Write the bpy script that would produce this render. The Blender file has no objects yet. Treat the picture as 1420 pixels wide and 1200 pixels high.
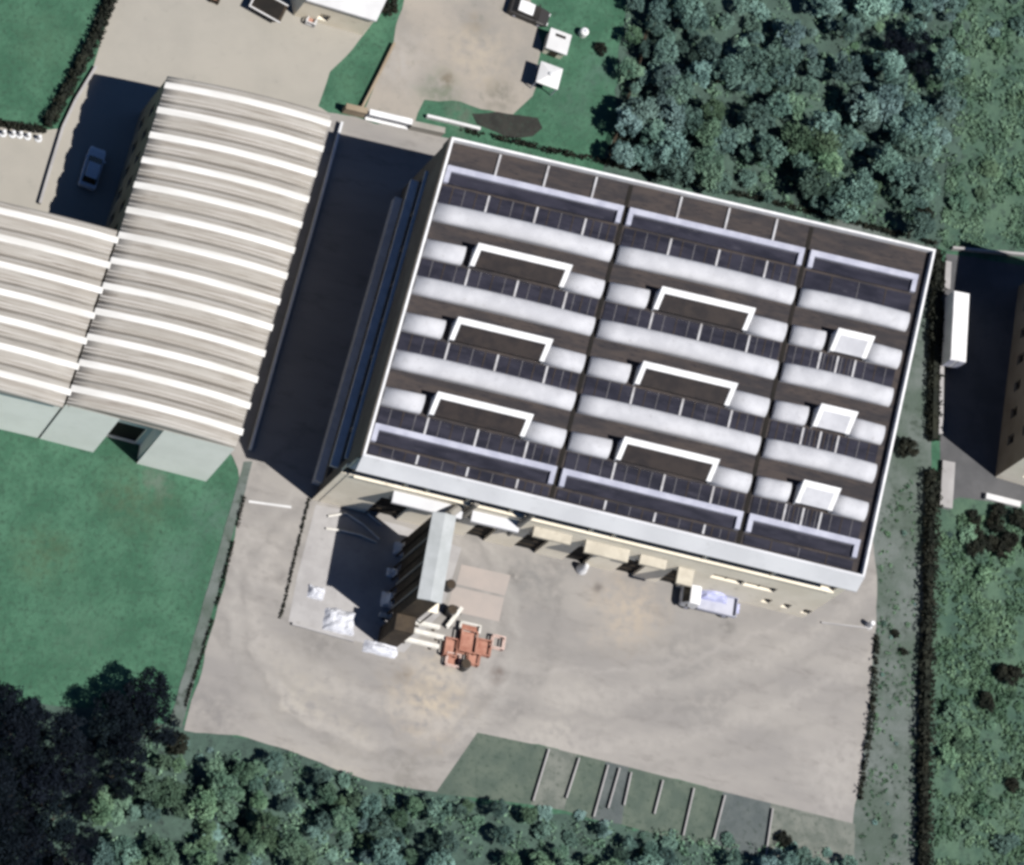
import bpy, bmesh, math, random
from mathutils import Vector, Matrix, noise

# ------------------------------------------------------------------ camera, sky, sun, exposure
scene = bpy.context.scene
COL = scene.collection
R = math.radians
THETA, BETA = R(25.0), R(43.6)              # off-nadir angle of the view and its heading
DIST, FRAME_W = 520.0, 101.4                # distance to the ground at the frame's middle, metres across the frame
IMG_W, IMG_H = 1420.0, 1200.0
VIEW = Vector((math.sin(THETA)*math.cos(BETA), math.sin(THETA)*math.sin(BETA), -math.cos(THETA)))
UP = (Vector((0, 1, 0)) - VIEW*VIEW.y).normalized()
RIGHT = VIEW.cross(UP).normalized()
EYE = -VIEW*DIST
FPX = IMG_W*DIST/FRAME_W

cd = bpy.data.cameras.new('camera')
cam = bpy.data.objects.new('camera', cd); COL.objects.link(cam)
cam.matrix_world = Matrix(((RIGHT.x, UP.x, -VIEW.x, EYE.x), (RIGHT.y, UP.y, -VIEW.y, EYE.y),
                           (RIGHT.z, UP.z, -VIEW.z, EYE.z), (0, 0, 0, 1)))
cd.sensor_fit = 'HORIZONTAL'; cd.sensor_width = 36.0
cd.lens = 36.0*DIST/FRAME_W
cd.clip_start = 1.0; cd.clip_end = 5000.0
scene.camera = cam


def ray(px, py):
    return (RIGHT*(px-IMG_W/2) + UP*(IMG_H/2-py) + VIEW*FPX).normalized()


def W(px, py, z=0.0):
    """the place, at height z, that the survey picture shows at px, py"""
    d = ray(px, py)
    return EYE + d*((z-EYE.z)/d.z)


# the sun: a 16 m high wall throws a shadow this far across the ground
_g0, _g1 = W(600, 600), W(600-103, 600-81)
SUN_VEC = Vector((_g0.x-_g1.x, _g0.y-_g1.y, 16.0)).normalized()       # towards the sun
SUN_EL = math.asin(SUN_VEC.z)
world = bpy.data.worlds.new('World'); scene.world = world; world.use_nodes = True
wn = world.node_tree.nodes; wl = world.node_tree.links
bg = wn['Background']; bg.inputs['Strength'].default_value = 0.05
sky = wn.new('ShaderNodeTexSky'); sky.sky_type = 'NISHITA'; sky.sun_disc = False
sky.sun_elevation = SUN_EL
sky.sun_rotation = math.atan2(SUN_VEC.x, SUN_VEC.y)
sky.altitude = 200; sky.air_density = 0.7; sky.dust_density = 0.0; sky.ozone_density = 10.0
wl.new(sky.outputs[0], bg.inputs[0])
sd = bpy.data.lights.new('sun', 'SUN'); sd.energy = 5.0; sd.angle = R(0.53); sd.color = (1.0, 0.965, 0.91)
sun = bpy.data.objects.new('sun', sd); COL.objects.link(sun)
sun.rotation_euler = SUN_VEC.to_track_quat('Z', 'Y').to_euler()
sun.location = SUN_VEC*200
scene.view_settings.view_transform = 'Standard'
scene.view_settings.look = 'None'
scene.view_settings.exposure = 0.28
scene.view_settings.gamma = 1.0
scene.cycles.use_denoising = True
scene.cycles.max_bounces = 4
scene.cycles.diffuse_bounces = 1
scene.cycles.filter_width = 3.2

rnd = random.Random(7)


# ------------------------------------------------------------------ materials
def srgb(r, g, b):
    f = lambda c: (c/255/12.92) if c/255 <= 0.04045 else ((c/255+0.055)/1.055)**2.4
    return (f(r), f(g), f(b))


def mat(name, c1, c2=None, c3=None, s1=0.3, s2=3.0, rough=0.9, bump=0.0, bump_scale=8.0, metal=0.0, stretch=None,
        spec=0.3, amt3=(0.5, 0.7), obj_var=0.0, amt2=(0.35, 0.65), coat=None, angle=0.0):
    m = bpy.data.materials.new(name); m.use_nodes = True
    nt = m.node_tree; n = nt.nodes; l = nt.links
    b = n['Principled BSDF']
    b.inputs['Roughness'].default_value = rough; b.inputs['Metallic'].default_value = metal
    b.inputs['Specular IOR Level'].default_value = spec
    tc = n.new('ShaderNodeNewGeometry')
    vec = tc.outputs['Position']
    if stretch:
        mp = n.new('ShaderNodeMapping'); mp.inputs['Scale'].default_value = stretch
        mp.inputs['Rotation'].default_value = (0, 0, angle)
        # rotate first so that the stretched axis follows the roof
        mp.vector_type = 'TEXTURE' if False else 'POINT'
        rot = n.new('ShaderNodeVectorRotate'); rot.rotation_type = 'Z_AXIS'; rot.inputs['Angle'].default_value = -angle
        mp.inputs['Rotation'].default_value = (0, 0, 0)
        l.new(vec, rot.inputs['Vector']); l.new(rot.outputs[0], mp.inputs['Vector']); vec = mp.outputs[0]
    col = None

    def nz(scale, detail=6, rough_=0.6):
        t = n.new('ShaderNodeTexNoise'); t.inputs['Scale'].default_value = scale
        t.inputs['Detail'].default_value = detail; t.inputs['Roughness'].default_value = rough_
        l.new(vec, t.inputs['Vector']); return t.outputs['Fac']

    def ramp(fac, lo, hi):
        r = n.new('ShaderNodeMapRange'); r.inputs['From Min'].default_value = lo; r.inputs['From Max'].default_value = hi
        r.interpolation_type = 'SMOOTHSTEP'
        l.new(fac, r.inputs['Value']); return r.outputs[0]

    def mix(fac, a, bb):
        x = n.new('ShaderNodeMix'); x.data_type = 'RGBA'
        l.new(fac, x.inputs['Factor'])
        for v, k in ((a, 6), (bb, 7)):
            if isinstance(v, tuple): x.inputs[k].default_value = (*v, 1)
            else: l.new(v, x.inputs[k])
        return x.outputs[2]
    col = c1
    if c2: col = mix(ramp(nz(s1), *amt2), col, c2)
    if c3: col = mix(ramp(nz(s2, 8, 0.7), *amt3), col, c3)
    if obj_var:
        oi = n.new('ShaderNodeObjectInfo')
        hs = n.new('ShaderNodeHueSaturation')
        mr = n.new('ShaderNodeMapRange'); mr.inputs['To Min'].default_value = 1-obj_var; mr.inputs['To Max'].default_value = 1+obj_var
        l.new(oi.outputs['Random'], mr.inputs['Value']); l.new(mr.outputs[0], hs.inputs['Value'])
        mr2 = n.new('ShaderNodeMapRange'); mr2.inputs['To Min'].default_value = 0.465; mr2.inputs['To Max'].default_value = 0.515
        ml = n.new('ShaderNodeMath'); ml.operation = 'MULTIPLY'; ml.inputs[1].default_value = 7.31
        fr = n.new('ShaderNodeMath'); fr.operation = 'FRACT'
        l.new(oi.outputs['Random'], ml.inputs[0]); l.new(ml.outputs[0], fr.inputs[0]); l.new(fr.outputs[0], mr2.inputs['Value'])
        l.new(mr2.outputs[0], hs.inputs['Hue'])
        if isinstance(col, tuple): hs.inputs['Color'].default_value = (*col, 1)
        else: l.new(col, hs.inputs['Color'])
        col = hs.outputs[0]
    if isinstance(col, tuple): b.inputs['Base Color'].default_value = (*col, 1)
    else: l.new(col, b.inputs['Base Color'])
    if bump:
        bp = n.new('ShaderNodeBump'); bp.inputs['Strength'].default_value = bump; bp.inputs['Distance'].default_value = 0.15
        l.new(nz(bump_scale), bp.inputs['Height']); l.new(bp.outputs[0], b.inputs['Normal'])
    return m


ROW_ANGLE = 0.0   # set below from the factory's long side
_e = W(1199, 801, 16)-W(503, 632, 16); ROW_ANGLE = math.atan2(_e.y, _e.x)

M = {}
M['grass'] = mat('lawn grass', (.034, .100, .060), (.056, .142, .088), (.030, .070, .045), s1=.3, s2=1.9, bump=.9, bump_scale=2.5, amt3=(.46, .7))
M['meadow'] = mat('rough meadow', (.042, .085, .062), (.075, .130, .088), (.030, .052, .042), s1=.22, s2=.9, bump=1, bump_scale=2, amt3=(.5, .68))
M['scrubfloor'] = mat('scrub floor', (.045, .075, .062), (.062, .105, .084), (.024, .036, .034), s1=.35, s2=.9, bump=.9, bump_scale=2)
M['verge'] = mat('gravelly verge', (.125, .145, .138), (.07, .095, .078), (.042, .058, .046), s1=.2, s2=.7, bump=.6, bump_scale=3)
M['yard'] = mat('yard concrete', (.282, .266, .25), (.236, .224, .215), (.188, .176, .166), s1=.16, s2=.55, rough=.92, amt3=(.5, .76), bump=.1, stretch=(.45, 1.3, 1), angle=ROW_ANGLE)


def stains(m, spots):
    """soft worn places: (px, py, radius, ring width or 0, colour, strength); a ring is a turning vehicle's track"""
    nt = m.node_tree; n = nt.nodes; l = nt.links; b = n['Principled BSDF']
    src = b.inputs['Base Color'].links[0].from_socket
    geo = n.new('ShaderNodeNewGeometry')
    nz = n.new('ShaderNodeTexNoise'); nz.inputs['Scale'].default_value = .35; nz.inputs['Detail'].default_value = 5
    l.new(geo.outputs['Position'], nz.inputs['Vector'])
    fine = n.new('ShaderNodeTexNoise'); fine.inputs['Scale'].default_value = 1.1; fine.inputs['Detail'].default_value = 6
    l.new(geo.outputs['Position'], fine.inputs['Vector'])
    for (px, py, rad, ring, colr, amt) in spots:
        c = W(px, py)
        off = n.new('ShaderNodeVectorMath'); off.operation = 'DISTANCE'; off.inputs[1].default_value = (c.x, c.y, .03)
        l.new(geo.outputs['Position'], off.inputs[0])
        wob = n.new('ShaderNodeMath'); wob.operation = 'MULTIPLY_ADD'; wob.inputs[1].default_value = (3.2 if ring else rad*1.1); l.new(nz.outputs['Fac'], wob.inputs[0]); l.new(off.outputs['Value'], wob.inputs[2])
        val = wob.outputs[0]
        if ring:
            sb = n.new('ShaderNodeMath'); sb.operation = 'SUBTRACT'; sb.inputs[1].default_value = rad+1.6; l.new(val, sb.inputs[0])
            ab = n.new('ShaderNodeMath'); ab.operation = 'ABSOLUTE'; l.new(sb.outputs[0], ab.inputs[0]); val = ab.outputs[0]
            lo, hi = ring, 0.0
        else: lo, hi = rad*1.5, rad*.5
        mr = n.new('ShaderNodeMapRange'); mr.interpolation_type = 'SMOOTHSTEP'
        mr.inputs['From Min'].default_value = hi; mr.inputs['From Max'].default_value = lo
        mr.inputs['To Min'].default_value = amt; mr.inputs['To Max'].default_value = 0
        l.new(val, mr.inputs['Value'])
        mu = n.new('ShaderNodeMath'); mu.operation = 'MULTIPLY'; l.new(mr.outputs[0], mu.inputs[0])
        fr = n.new('ShaderNodeMapRange'); fr.inputs['From Min'].default_value = .3; fr.inputs['From Max'].default_value = .6; l.new(fine.outputs['Fac'], fr.inputs['Value']); l.new(fr.outputs[0], mu.inputs[1])
        x = n.new('ShaderNodeMix'); x.data_type = 'RGBA'; l.new(mu.outputs[0], x.inputs['Factor']); l.new(src, x.inputs[6]); x.inputs[7].default_value = (*colr, 1); src = x.outputs[2]
    l.new(src, b.inputs['Base Color'])


stains(M['yard'], [(600, 965, 7.5, 0, (.40, .345, .275), 1.0), (870, 850, 6.5, 0, (.36, .31, .255), .9), (420, 960, 8.0, 0, (.35, .325, .29), .9), (760, 1010, 9, 0, (.34, .32, .295), .9), (480, 1045, 6, 0, (.34, .315, .28), .8),
                   (720, 960, 5.0, 0, (.175, .168, .165), .8), (960, 940, 9.0, 0, (.205, .197, .19), .8), (740, 800, 6, 0, (.17, .168, .165), .7), (300, 985, 5.5, 0, (.18, .172, .168), .8), (440, 900, 5.0, 0, (.17, .162, .155), .8),
                   (520, 860, 12.2, .9, (.35, .33, .31), .5), (520, 860, 14.4, .9, (.34, .325, .305), .45), (540, 820, 17.2, 1.3, (.18, .172, .165), .5), (520, 860, 13.3, .5, (.2, .19, .18), .5),
                   (760, 300, 49.5, 1.4, (.34, .32, .30), .5), (760, 300, 51.6, .8, (.19, .18, .172), .4), (760, 300, 54.5, 1.3, (.34, .32, .30), .5), (760, 300, 45.0, 1.3, (.195, .187, .18), .4), (760, 300, 47.2, .6, (.33, .31, .295), .4), (760, 300, 57.0, .8, (.2, .19, .18), .4),
                   (560, 1080, 5, 0, (.18, .17, .155), .8), (1170, 1080, 8, 0, (.33, .312, .295), .8),
                   (712, 800, 1.2, 0, (.10, .095, .09), .8), (830, 815, 1.0, 0, (.11, .10, .095), .8), (1010, 870, 1.3, 0, (.12, .115, .11), .7), (690, 935, 1.4, 0, (.13, .10, .085), .8), (560, 935, 1.6, 0, (.14, .12, .10), .7), (390, 800, 1.2, 0, (.14, .13, .125), .7), (1090, 960, 1.1, 0, (.14, .135, .13), .6)])
stains(M['grass'], [(190, 690, 6, 0, (.055, .085, .05), .7), (60, 770, 5, 0, (.058, .092, .05), .6), (250, 780, 4, 0, (.06, .125, .09), .7), (110, 880, 6, 0, (.06, .13, .085), .7), (300, 720, 4, 0, (.075, .13, .105), .6),
                    (60, 60, 6, 0, (.045, .10, .06), .7), (480, 110, 3, 0, (.05, .12, .07), .7), (800, 150, 5, 0, (.055, .11, .08), .7), (640, 160, 3, 0, (.09, .11, .085), .8), (840, 100, 4, 0, (.07, .12, .1), .6), (215, 668, 2.5, 0, (.11, .15, .12), .7)])
M['plaza'] = mat('pale paving', (.325, .305, .27), (.29, .275, .245), (.25, .24, .215), s1=.12, s2=.7, amt3=(.55, .8))
M['gravel'] = mat('pale gravel', (.31, .28, .245), (.24, .225, .205), (.16, .16, .135), s1=.16, s2=.7, amt3=(.55, .8), bump=.3)
M['dullbar'] = mat('dull grey rib', (.16, .155, .165), (.10, .095, .10), None, s1=.7)
M['bar'] = mat('grey glazing bar', (.5, .5, .52), (.36, .35, .36), None, s1=.7)
M['skylight'] = mat('brown tinted skylight', (.018, .014, .013), (.032, .024, .02), None, s1=.7, rough=.3, spec=.5)
stains(M['gravel'], [(692, 130, 3.0, 0, (.11, .11, .09), .9), (660, 35, 2.0, 0, (.17, .15, .12), .8), (660, 80, 6, 0, (.36, .315, .255), .8), (560, 90, 5, 0, (.33, .31, .29), .8), (610, 130, 4, 0, (.15, .165, .125), .9), (620, 110, 1.2, 0, (.15, .12, .09), .8)])
M['asphalt'] = mat('asphalt', (.075, .076, .08), (.10, .10, .105), None, s1=.3, rough=.9)
M['apron'] = mat('pale apron concrete', (.36, .35, .35), (.30, .29, .29), (.22, .21, .21), s1=.4, s2=1.2, amt3=(.55, .78))
M['pink'] = mat('pink concrete', (.36, .315, .29), (.33, .295, .275), (.30, .27, .25), s1=.4, s2=1.5, amt3=(.6, .8))
M['white'] = mat('white sheet', (.64, .64, .645), (.54, .54, .545), (.42, .415, .41), s1=.25, s2=1.2, rough=.6, amt3=(.58, .8))
M['vault'] = mat('white roof shell', (.50, .505, .535), (.42, .425, .455), (.31, .305, .315), s1=.5, s2=1.6, rough=.8, spec=.15, amt3=(.54, .82))
M['trim'] = mat('light metal trim', (.44, .45, .53), (.34, .35, .43), None, s1=.6, rough=.5)
M['ledge'] = mat('grey concrete ledge', (.62, .63, .65), (.54, .55, .57), None, s1=.4)
M['parapet'] = mat('white wall panel', (.60, .605, .63), (.53, .535, .56), (.44, .44, .45), s1=.2, s2=.8, amt3=(.58, .8))
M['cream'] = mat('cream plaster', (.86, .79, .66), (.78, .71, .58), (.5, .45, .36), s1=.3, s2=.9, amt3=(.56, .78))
M['duskcream'] = mat('dusty cream sheet', (.52, .48, .40), (.42, .385, .32), (.30, .27, .22), s1=.5, s2=1.4, amt3=(.55, .75))
M['deck'] = mat('weathered roof felt', (.032, .029, .032), (.058, .047, .044), (.018, .017, .022), s1=.7, s2=3, stretch=(.35, 1.6, 1), angle=ROW_ANGLE, bump=.2)
M['glass'] = mat('dark roof glass', (.012, .012, .020), (.028, .027, .040), (.075, .072, .088), s1=.7, s2=1.3, rough=.3, spec=.5, amt3=(.56, .78), stretch=(.4, 1.5, 1), angle=ROW_ANGLE)
M['winglass'] = mat('dark window glass', (.018, .016, .014), (.03, .026, .02), None, s1=.6, rough=.2, spec=.5)
M['greywall'] = mat('grey concrete wall', (.30, .285, .26), (.24, .225, .20), (.17, .155, .135), s1=.3, s2=1, amt3=(.58, .8))
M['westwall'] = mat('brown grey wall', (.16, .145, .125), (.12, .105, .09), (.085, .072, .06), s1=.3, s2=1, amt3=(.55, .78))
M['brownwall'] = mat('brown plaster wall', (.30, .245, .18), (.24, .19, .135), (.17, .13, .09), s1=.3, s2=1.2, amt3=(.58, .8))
M['shell'] = mat('aged fibre cement', (.37, .35, .32), (.29, .265, .235), (.20, .175, .15), s1=1.0, s2=1.7, stretch=(.10, 2.2, 1), angle=ROW_ANGLE, amt3=(.48, .7), bump=.15)
M['shelllap'] = mat('grey sheet lap', (.46, .44, .42), (.33, .31, .28), None, s1=.8, stretch=(.15, 1.5, 1), angle=ROW_ANGLE, rough=.7)
M['shellcap'] = mat('white ridge sheet', (.70, .69, .67), (.56, .55, .525), None, s1=.8, stretch=(.15, 1.5, 1), angle=ROW_ANGLE, rough=.6)
M['facade'] = mat('pale green white facade', (.90, .91, .84), (.84, .85, .78), (.74, .755, .68), s1=.3, s2=1.4, amt3=(.56, .78))
M['dark'] = mat('dark interior', (.010, .009, .008), (.016, .013, .011), None, s1=.6)
M['rust'] = mat('dark brown steel', (.045, .034, .025), (.07, .052, .035), (.03, .023, .018), s1=.6, s2=2.5)
M['towerroof'] = mat('grey zinc sheet', (.40, .42, .43), (.34, .36, .365), (.28, .29, .29), s1=.5, s2=1.6, rough=.6, amt3=(.58, .8))
M['red'] = mat('red oxide steel', (.40, .20, .145), (.27, .11, .075), (.52, .36, .29), s1=1.2, s2=3, rough=.7, amt3=(.58, .75))
M['pinkwhite'] = mat('pale pink painted steel', (.62, .48, .43), (.5, .35, .3), None, s1=2, rough=.7)
M['beam'] = mat('white painted steel', (.70, .68, .64), (.58, .56, .51), None, s1=1.5, rough=.6)
M['tarp'] = mat('white tarpaulin', (.62, .63, .68), (.5, .51, .56), None, s1=1.4, rough=.55, bump=.5, bump_scale=2)
M['bluetarp'] = mat('lavender blue load', (.36, .38, .62), (.48, .5, .68), None, s1=1.6, rough=.6)
M['carpaint'] = mat('pale car paint', (.62, .65, .70), None, None, rough=.3, spec=.5)
M['darkpaint'] = mat('dark paint', (.03, .028, .028), None, None, rough=.4)
M['rubber'] = mat('tyre rubber', (.02, .02, .02), None, None, rough=.8)
M['brightwhite'] = mat('bright white panel', (.76, .76, .77), (.64, .64, .65), None, s1=.8, rough=.5)
M['bark'] = mat('bark', (.06, .045, .035), (.09, .07, .055), None, s1=3)
M['leaf_teal'] = mat('blue green leaves', (.05, .096, .086), (.15, .25, .22), None, s1=.28, obj_var=.5, rough=.8, spec=.2)
M['leaf_green'] = mat('green leaves', (.06, .118, .08), (.14, .23, .155), None, s1=.28, obj_var=.45, rough=.8, spec=.2)
M['leaf_grey'] = mat('grey green leaves', (.065, .115, .112), (.17, .265, .258), None, s1=.28, obj_var=.45, rough=.8, spec=.2)
M['leaf_shade'] = mat('shade coloured leaves', (.006, .009, .014), (.010, .014, .020), None, s1=.8, obj_var=.2, rough=.9, spec=.04)  # near-black so that the crowns carry deep shade in their colour
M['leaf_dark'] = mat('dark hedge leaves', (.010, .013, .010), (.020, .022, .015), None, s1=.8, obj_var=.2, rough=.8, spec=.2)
M['shadow_patch'] = mat('painted shadow tone', (.02, .02, .018), (.032, .032, .028), (.03, .042, .034), s1=.9, s2=2.2)  # near-black tone that paints a shadow on the grass
M['bedpale'] = mat('pale overgrown bed', (.17, .18, .16), (.11, .125, .11), (.075, .09, .075), s1=.5, s2=1.6, bump=.4)
M['bedblue'] = mat('bluish bed', (.10, .115, .115), (.075, .09, .092), (.05, .065, .06), s1=.5, s2=1.6, bump=.4)
M['bed'] = mat('overgrown bed', (.10, .125, .10), (.07, .095, .078), (.045, .068, .052), s1=.4, s2=1.8, bump=.4)


# ------------------------------------------------------------------ object helpers
ROOT = {}


def tag(o, label=None, cat=None, group=None, kind=None):
    if label: o['label'] = label
    if cat: o['category'] = cat
    if group: o['group'] = group
    if kind: o['kind'] = kind
    return o


def thing(name, loc, label, cat, group=None, rz=0.0):
    o = bpy.data.objects.new(name, None); COL.objects.link(o)
    o.location = loc; o.rotation_euler = (0, 0, rz); o.empty_display_size = .5
    ROOT[o] = (Vector(loc), rz)
    return tag(o, label, cat, group)


def root_of(o):
    while o.parent: o = o.parent
    return o


def build(name, verts, faces, m, parent=None, bevel=0.0, smooth=False, local=False):
    """link one mesh; verts are in world space unless local"""
    me = bpy.data.meshes.new(name)
    vs = [Vector(v) for v in verts]
    off = Vector((0, 0, 0))
    if parent is not None and not local:
        off, rz = ROOT[root_of(parent)]
        vs = [v-off for v in vs]
        if rz:
            mm = Matrix.Rotation(-rz, 3, 'Z'); vs = [mm @ v for v in vs]
    me.from_pydata([tuple(v) for v in vs], [], faces)
    bm = bmesh.new(); bm.from_mesh(me)
    bmesh.ops.recalc_face_normals(bm, faces=bm.faces)
    if bevel:
        bmesh.ops.bevel(bm, geom=list(bm.edges), offset=bevel, segments=2, affect='EDGES', profile=.6)
    bm.to_mesh(me); bm.free()
    if smooth:
        for p in me.polygons: p.use_smooth = True
    me.materials.append(m)
    o = bpy.data.objects.new(name, me); COL.objects.link(o)
    if parent is not None: o.parent = parent
    return o


BOXF = [(0, 1, 3, 2), (4, 6, 7, 5), (0, 4, 5, 1), (2, 3, 7, 6), (0, 2, 6, 4), (1, 5, 7, 3)]


def hexa(name, p, m, parent=None, bevel=0.0, local=False):
    """8 corners ordered by (a, b, c) bits: index = 4a + 2b + c"""
    return build(name, p, BOXF, m, parent, bevel, local=local)


def boxv(x0, x1, y0, y1, z0, z1):
    return [Vector((x, y, z)) for x in (x0, x1) for y in (y0, y1) for z in (z0, z1)]


class MB:
    """collects several shapes of ONE part"""
    def __init__(self): self.v = []; self.f = []
    def hexa(self, p):
        k = len(self.v); self.v += [Vector(q) for q in p]; self.f += [tuple(i+k for i in f) for f in BOXF]; return self
    def box(self, *a): return self.hexa(boxv(*a))
    def bar(self, a, b, r, sides=6):
        a, b = Vector(a), Vector(b); d = (b-a).normalized()
        x = d.orthogonal().normalized(); y = d.cross(x); k = len(self.v)
        for c in (a, b):
            for i in range(sides):
                t = 2*math.pi*i/sides; self.v.append(c + x*r*math.cos(t) + y*r*math.sin(t))
        for i in range(sides):
            j = (i+1) % sides; self.f.append((k+i, k+j, k+sides+j, k+sides+i))
        self.f.append(tuple(range(k+sides-1, k-1, -1))); self.f.append(tuple(range(k+sides, k+2*sides)))
        return self
    def tube(self, pts, r, sides=6):
        for i in range(len(pts)-1): self.bar(pts[i], pts[i+1], r, sides)
        return self
    def build(self, name, m, parent=None, bevel=0.0, smooth=False, local=False):
        return build(name, self.v, self.f, m, parent, bevel, smooth, local)


def copy_tree(o, parent=None):
    c = o.copy(); COL.objects.link(c); c.parent = parent
    for ch in list(o.children): copy_tree(ch, c)
    return c


class Quad:
    """a four-cornered plan; P(s, t, z): s runs west to east, t north to south, both 0..1"""
    def __init__(self, nw, ne, sw, se, z):
        self.c = [W(*nw, z), W(*ne, z), W(*sw, z), W(*se, z)]
        for q in self.c: q.z = 0
        self.la = ((self.c[1]-self.c[0]).length+(self.c[3]-self.c[2]).length)/2
        self.lb = ((self.c[2]-self.c[0]).length+(self.c[3]-self.c[1]).length)/2
    def P(self, s, t, z=0.0):
        a, b, c, d = self.c
        p = (a*(1-s)+b*s)*(1-t) + (c*(1-s)+d*s)*t
        return Vector((p.x, p.y, z))
    def st(self, px, py, z):
        w = W(px, py, z); s = t = .5
        for _ in range(12):
            p = self.P(s, t); e = .001
            ds = (self.P(s+e, t)-p)/e; dt = (self.P(s, t+e)-p)/e
            rx, ry = w.x-p.x, w.y-p.y; det = ds.x*dt.y-dt.x*ds.y
            s += (rx*dt.y-dt.x*ry)/det; t += (ds.x*ry-rx*ds.y)/det
        return s, t
    def prism(self, s0, s1, t0, t1, z0, z1):
        return [self.P(s, t, z) for s in (s0, s1) for t in (t0, t1) for z in (z0, z1)]


def vault(Q, s0, s1, tc, hw, rise, zb, name, m, parent, seg=10, a0=0.0, a1=1.0, lift=0.0, cap=True, drop=0.12, arch=0.0, span=None):
    """barrel shell along s, bowed upwards by arch over span; hw metres half width; a0..a1 the share of the arc"""
    v = []; f = []
    g0, g1 = span or (s0, s1)
    ang = [math.pi*(a0+(a1-a0)*i/seg) for i in range(seg+1)]
    ns = max(1, int(round(10*(s1-s0)/(g1-g0)))) if arch else 1
    n = seg+1
    bow = lambda s: arch*4*max(0, (s-g0)/(g1-g0)*(1-(s-g0)/(g1-g0)))
    for k in range(ns+1):
        s = s0+(s1-s0)*k/ns
        for a in ang:
            v.append(Q.P(s, tc - math.cos(a)*(hw+lift)/Q.lb, zb + bow(s) + math.sin(a)*rise + lift))
    for k in range(ns):
        for i in range(seg): f.append((k*n+i, k*n+i+1, k*n+n+i+1, k*n+n+i))
    if cap:
        b0 = len(v)
        for k in range(ns+1):
            s = s0+(s1-s0)*k/ns
            for a in (ang[0], ang[-1]): v.append(Q.P(s, tc-math.cos(a)*(hw+lift)/Q.lb, zb-drop))
        f.append(tuple([b0] + list(range(n)) + [b0+1])); e = ns*n
        f.append(tuple([b0+2*ns]+list(range(e, e+n))+[b0+2*ns+1]))
        for k in range(ns):
            f.append((b0+2*k, k*n, k*n+n, b0+2*k+2)); f.append((b0+2*k+1, k*n+n-1, k*n+2*n-1, b0+2*k+3)); f.append((b0+2*k, b0+2*k+1, b0+2*k+3, b0+2*k+2))
    o = build(name, v, f, m, parent)
    for p in o.data.polygons:
        p.use_smooth = len(p.vertices) == 4 and abs(p.normal.z) > .05
    return o


def wall(name, a, b, z0, z1, openings, m, parent, depth=.35, flip=False, batter=0.0):
    """a wall face from a to b with real recessed openings (u0, u1, z0, z1) in shares of the length / metres"""
    a, b = Vector((a.x, a.y, 0)), Vector((b.x, b.y, 0)); d = b-a
    n = Vector((d.y, -d.x, 0)).normalized()
    if flip: n = -n
    us = sorted({0., 1., *[o[0] for o in openings], *[o[1] for o in openings]})
    zs = sorted({z0, z1, *[o[2] for o in openings], *[o[3] for o in openings]})
    v = []; f = []
    def q(*pts):
        k = len(v); v.extend(pts); f.append(tuple(range(k, k+len(pts))))
    P = lambda u, z, dd=0.: a + d*u + n*(dd + batter*(z1-z)/(z1-z0)) + Vector((0, 0, z))
    for i in range(len(us)-1):
        for j in range(len(zs)-1):
            um, zm = (us[i]+us[i+1])/2, (zs[j]+zs[j+1])/2
            if any(o[0] < um < o[1] and o[2] < zm < o[3] for o in openings): continue
            q(P(us[i], zs[j]), P(us[i+1], zs[j]), P(us[i+1], zs[j+1]), P(us[i], zs[j+1]))
    for (u0, u1, y0, y1) in openings:
        q(P(u0, y0), P(u0, y1), P(u0, y1, -depth), P(u0, y0, -depth)); q(P(u1, y0), P(u1, y1), P(u1, y1, -depth), P(u1, y0, -depth))
        q(P(u0, y1), P(u1, y1), P(u1, y1, -depth), P(u0, y1, -depth)); q(P(u0, y0), P(u1, y0), P(u1, y0, -depth), P(u0, y0, -depth))
    # back of the wall, so that it has thickness
    q(P(0, z0, -depth-.05), P(1, z0, -depth-.05), P(1, z1, -depth-.05), P(0, z1, -depth-.05))
    q(P(0, z1), P(1, z1), P(1, z1, -depth-.05), P(0, z1, -depth-.05))
    me = build(name, v, f, m, parent)
    return me, P


def sheet(name, pts, z, m, kind='structure', jitter=0.0, step=1.0, px=True, label=None, cat=None, parent=None, seed=0):
    ps = [W(x, y, z) for x, y in pts] if px else [Vector(p) for p in pts]
    out = []
    for i in range(len(ps)):
        a, b = ps[i], ps[(i+1) % len(ps)]
        k = max(1, int((b-a).length/step)) if jitter else 1
        for j in range(k):
            p = a.lerp(b, j/k)
            if jitter:
                q = noise.noise_vector(Vector((p.x*.45+seed, p.y*.45, seed*3.1)))+.6*noise.noise_vector(Vector((p.x*1.4, p.y*1.4+seed, 5)))
                p = p + Vector((q.x, q.y, 0))*jitter
            out.append(Vector((p.x, p.y, z)))
    me = bpy.data.meshes.new(name); me.from_pydata([tuple(p) for p in out], [], [tuple(range(len(out)))])
    bm = bmesh.new(); bm.from_mesh(me)
    for fc in bm.faces:
        if fc.normal.z < 0: fc.normal_flip()
    bmesh.ops.triangulate(bm, faces=bm.faces); bm.to_mesh(me); bm.free()
    me.materials.append(m)
    o = bpy.data.objects.new(name, me); COL.objects.link(o)
    return tag(o, label, cat, None, kind)


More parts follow.
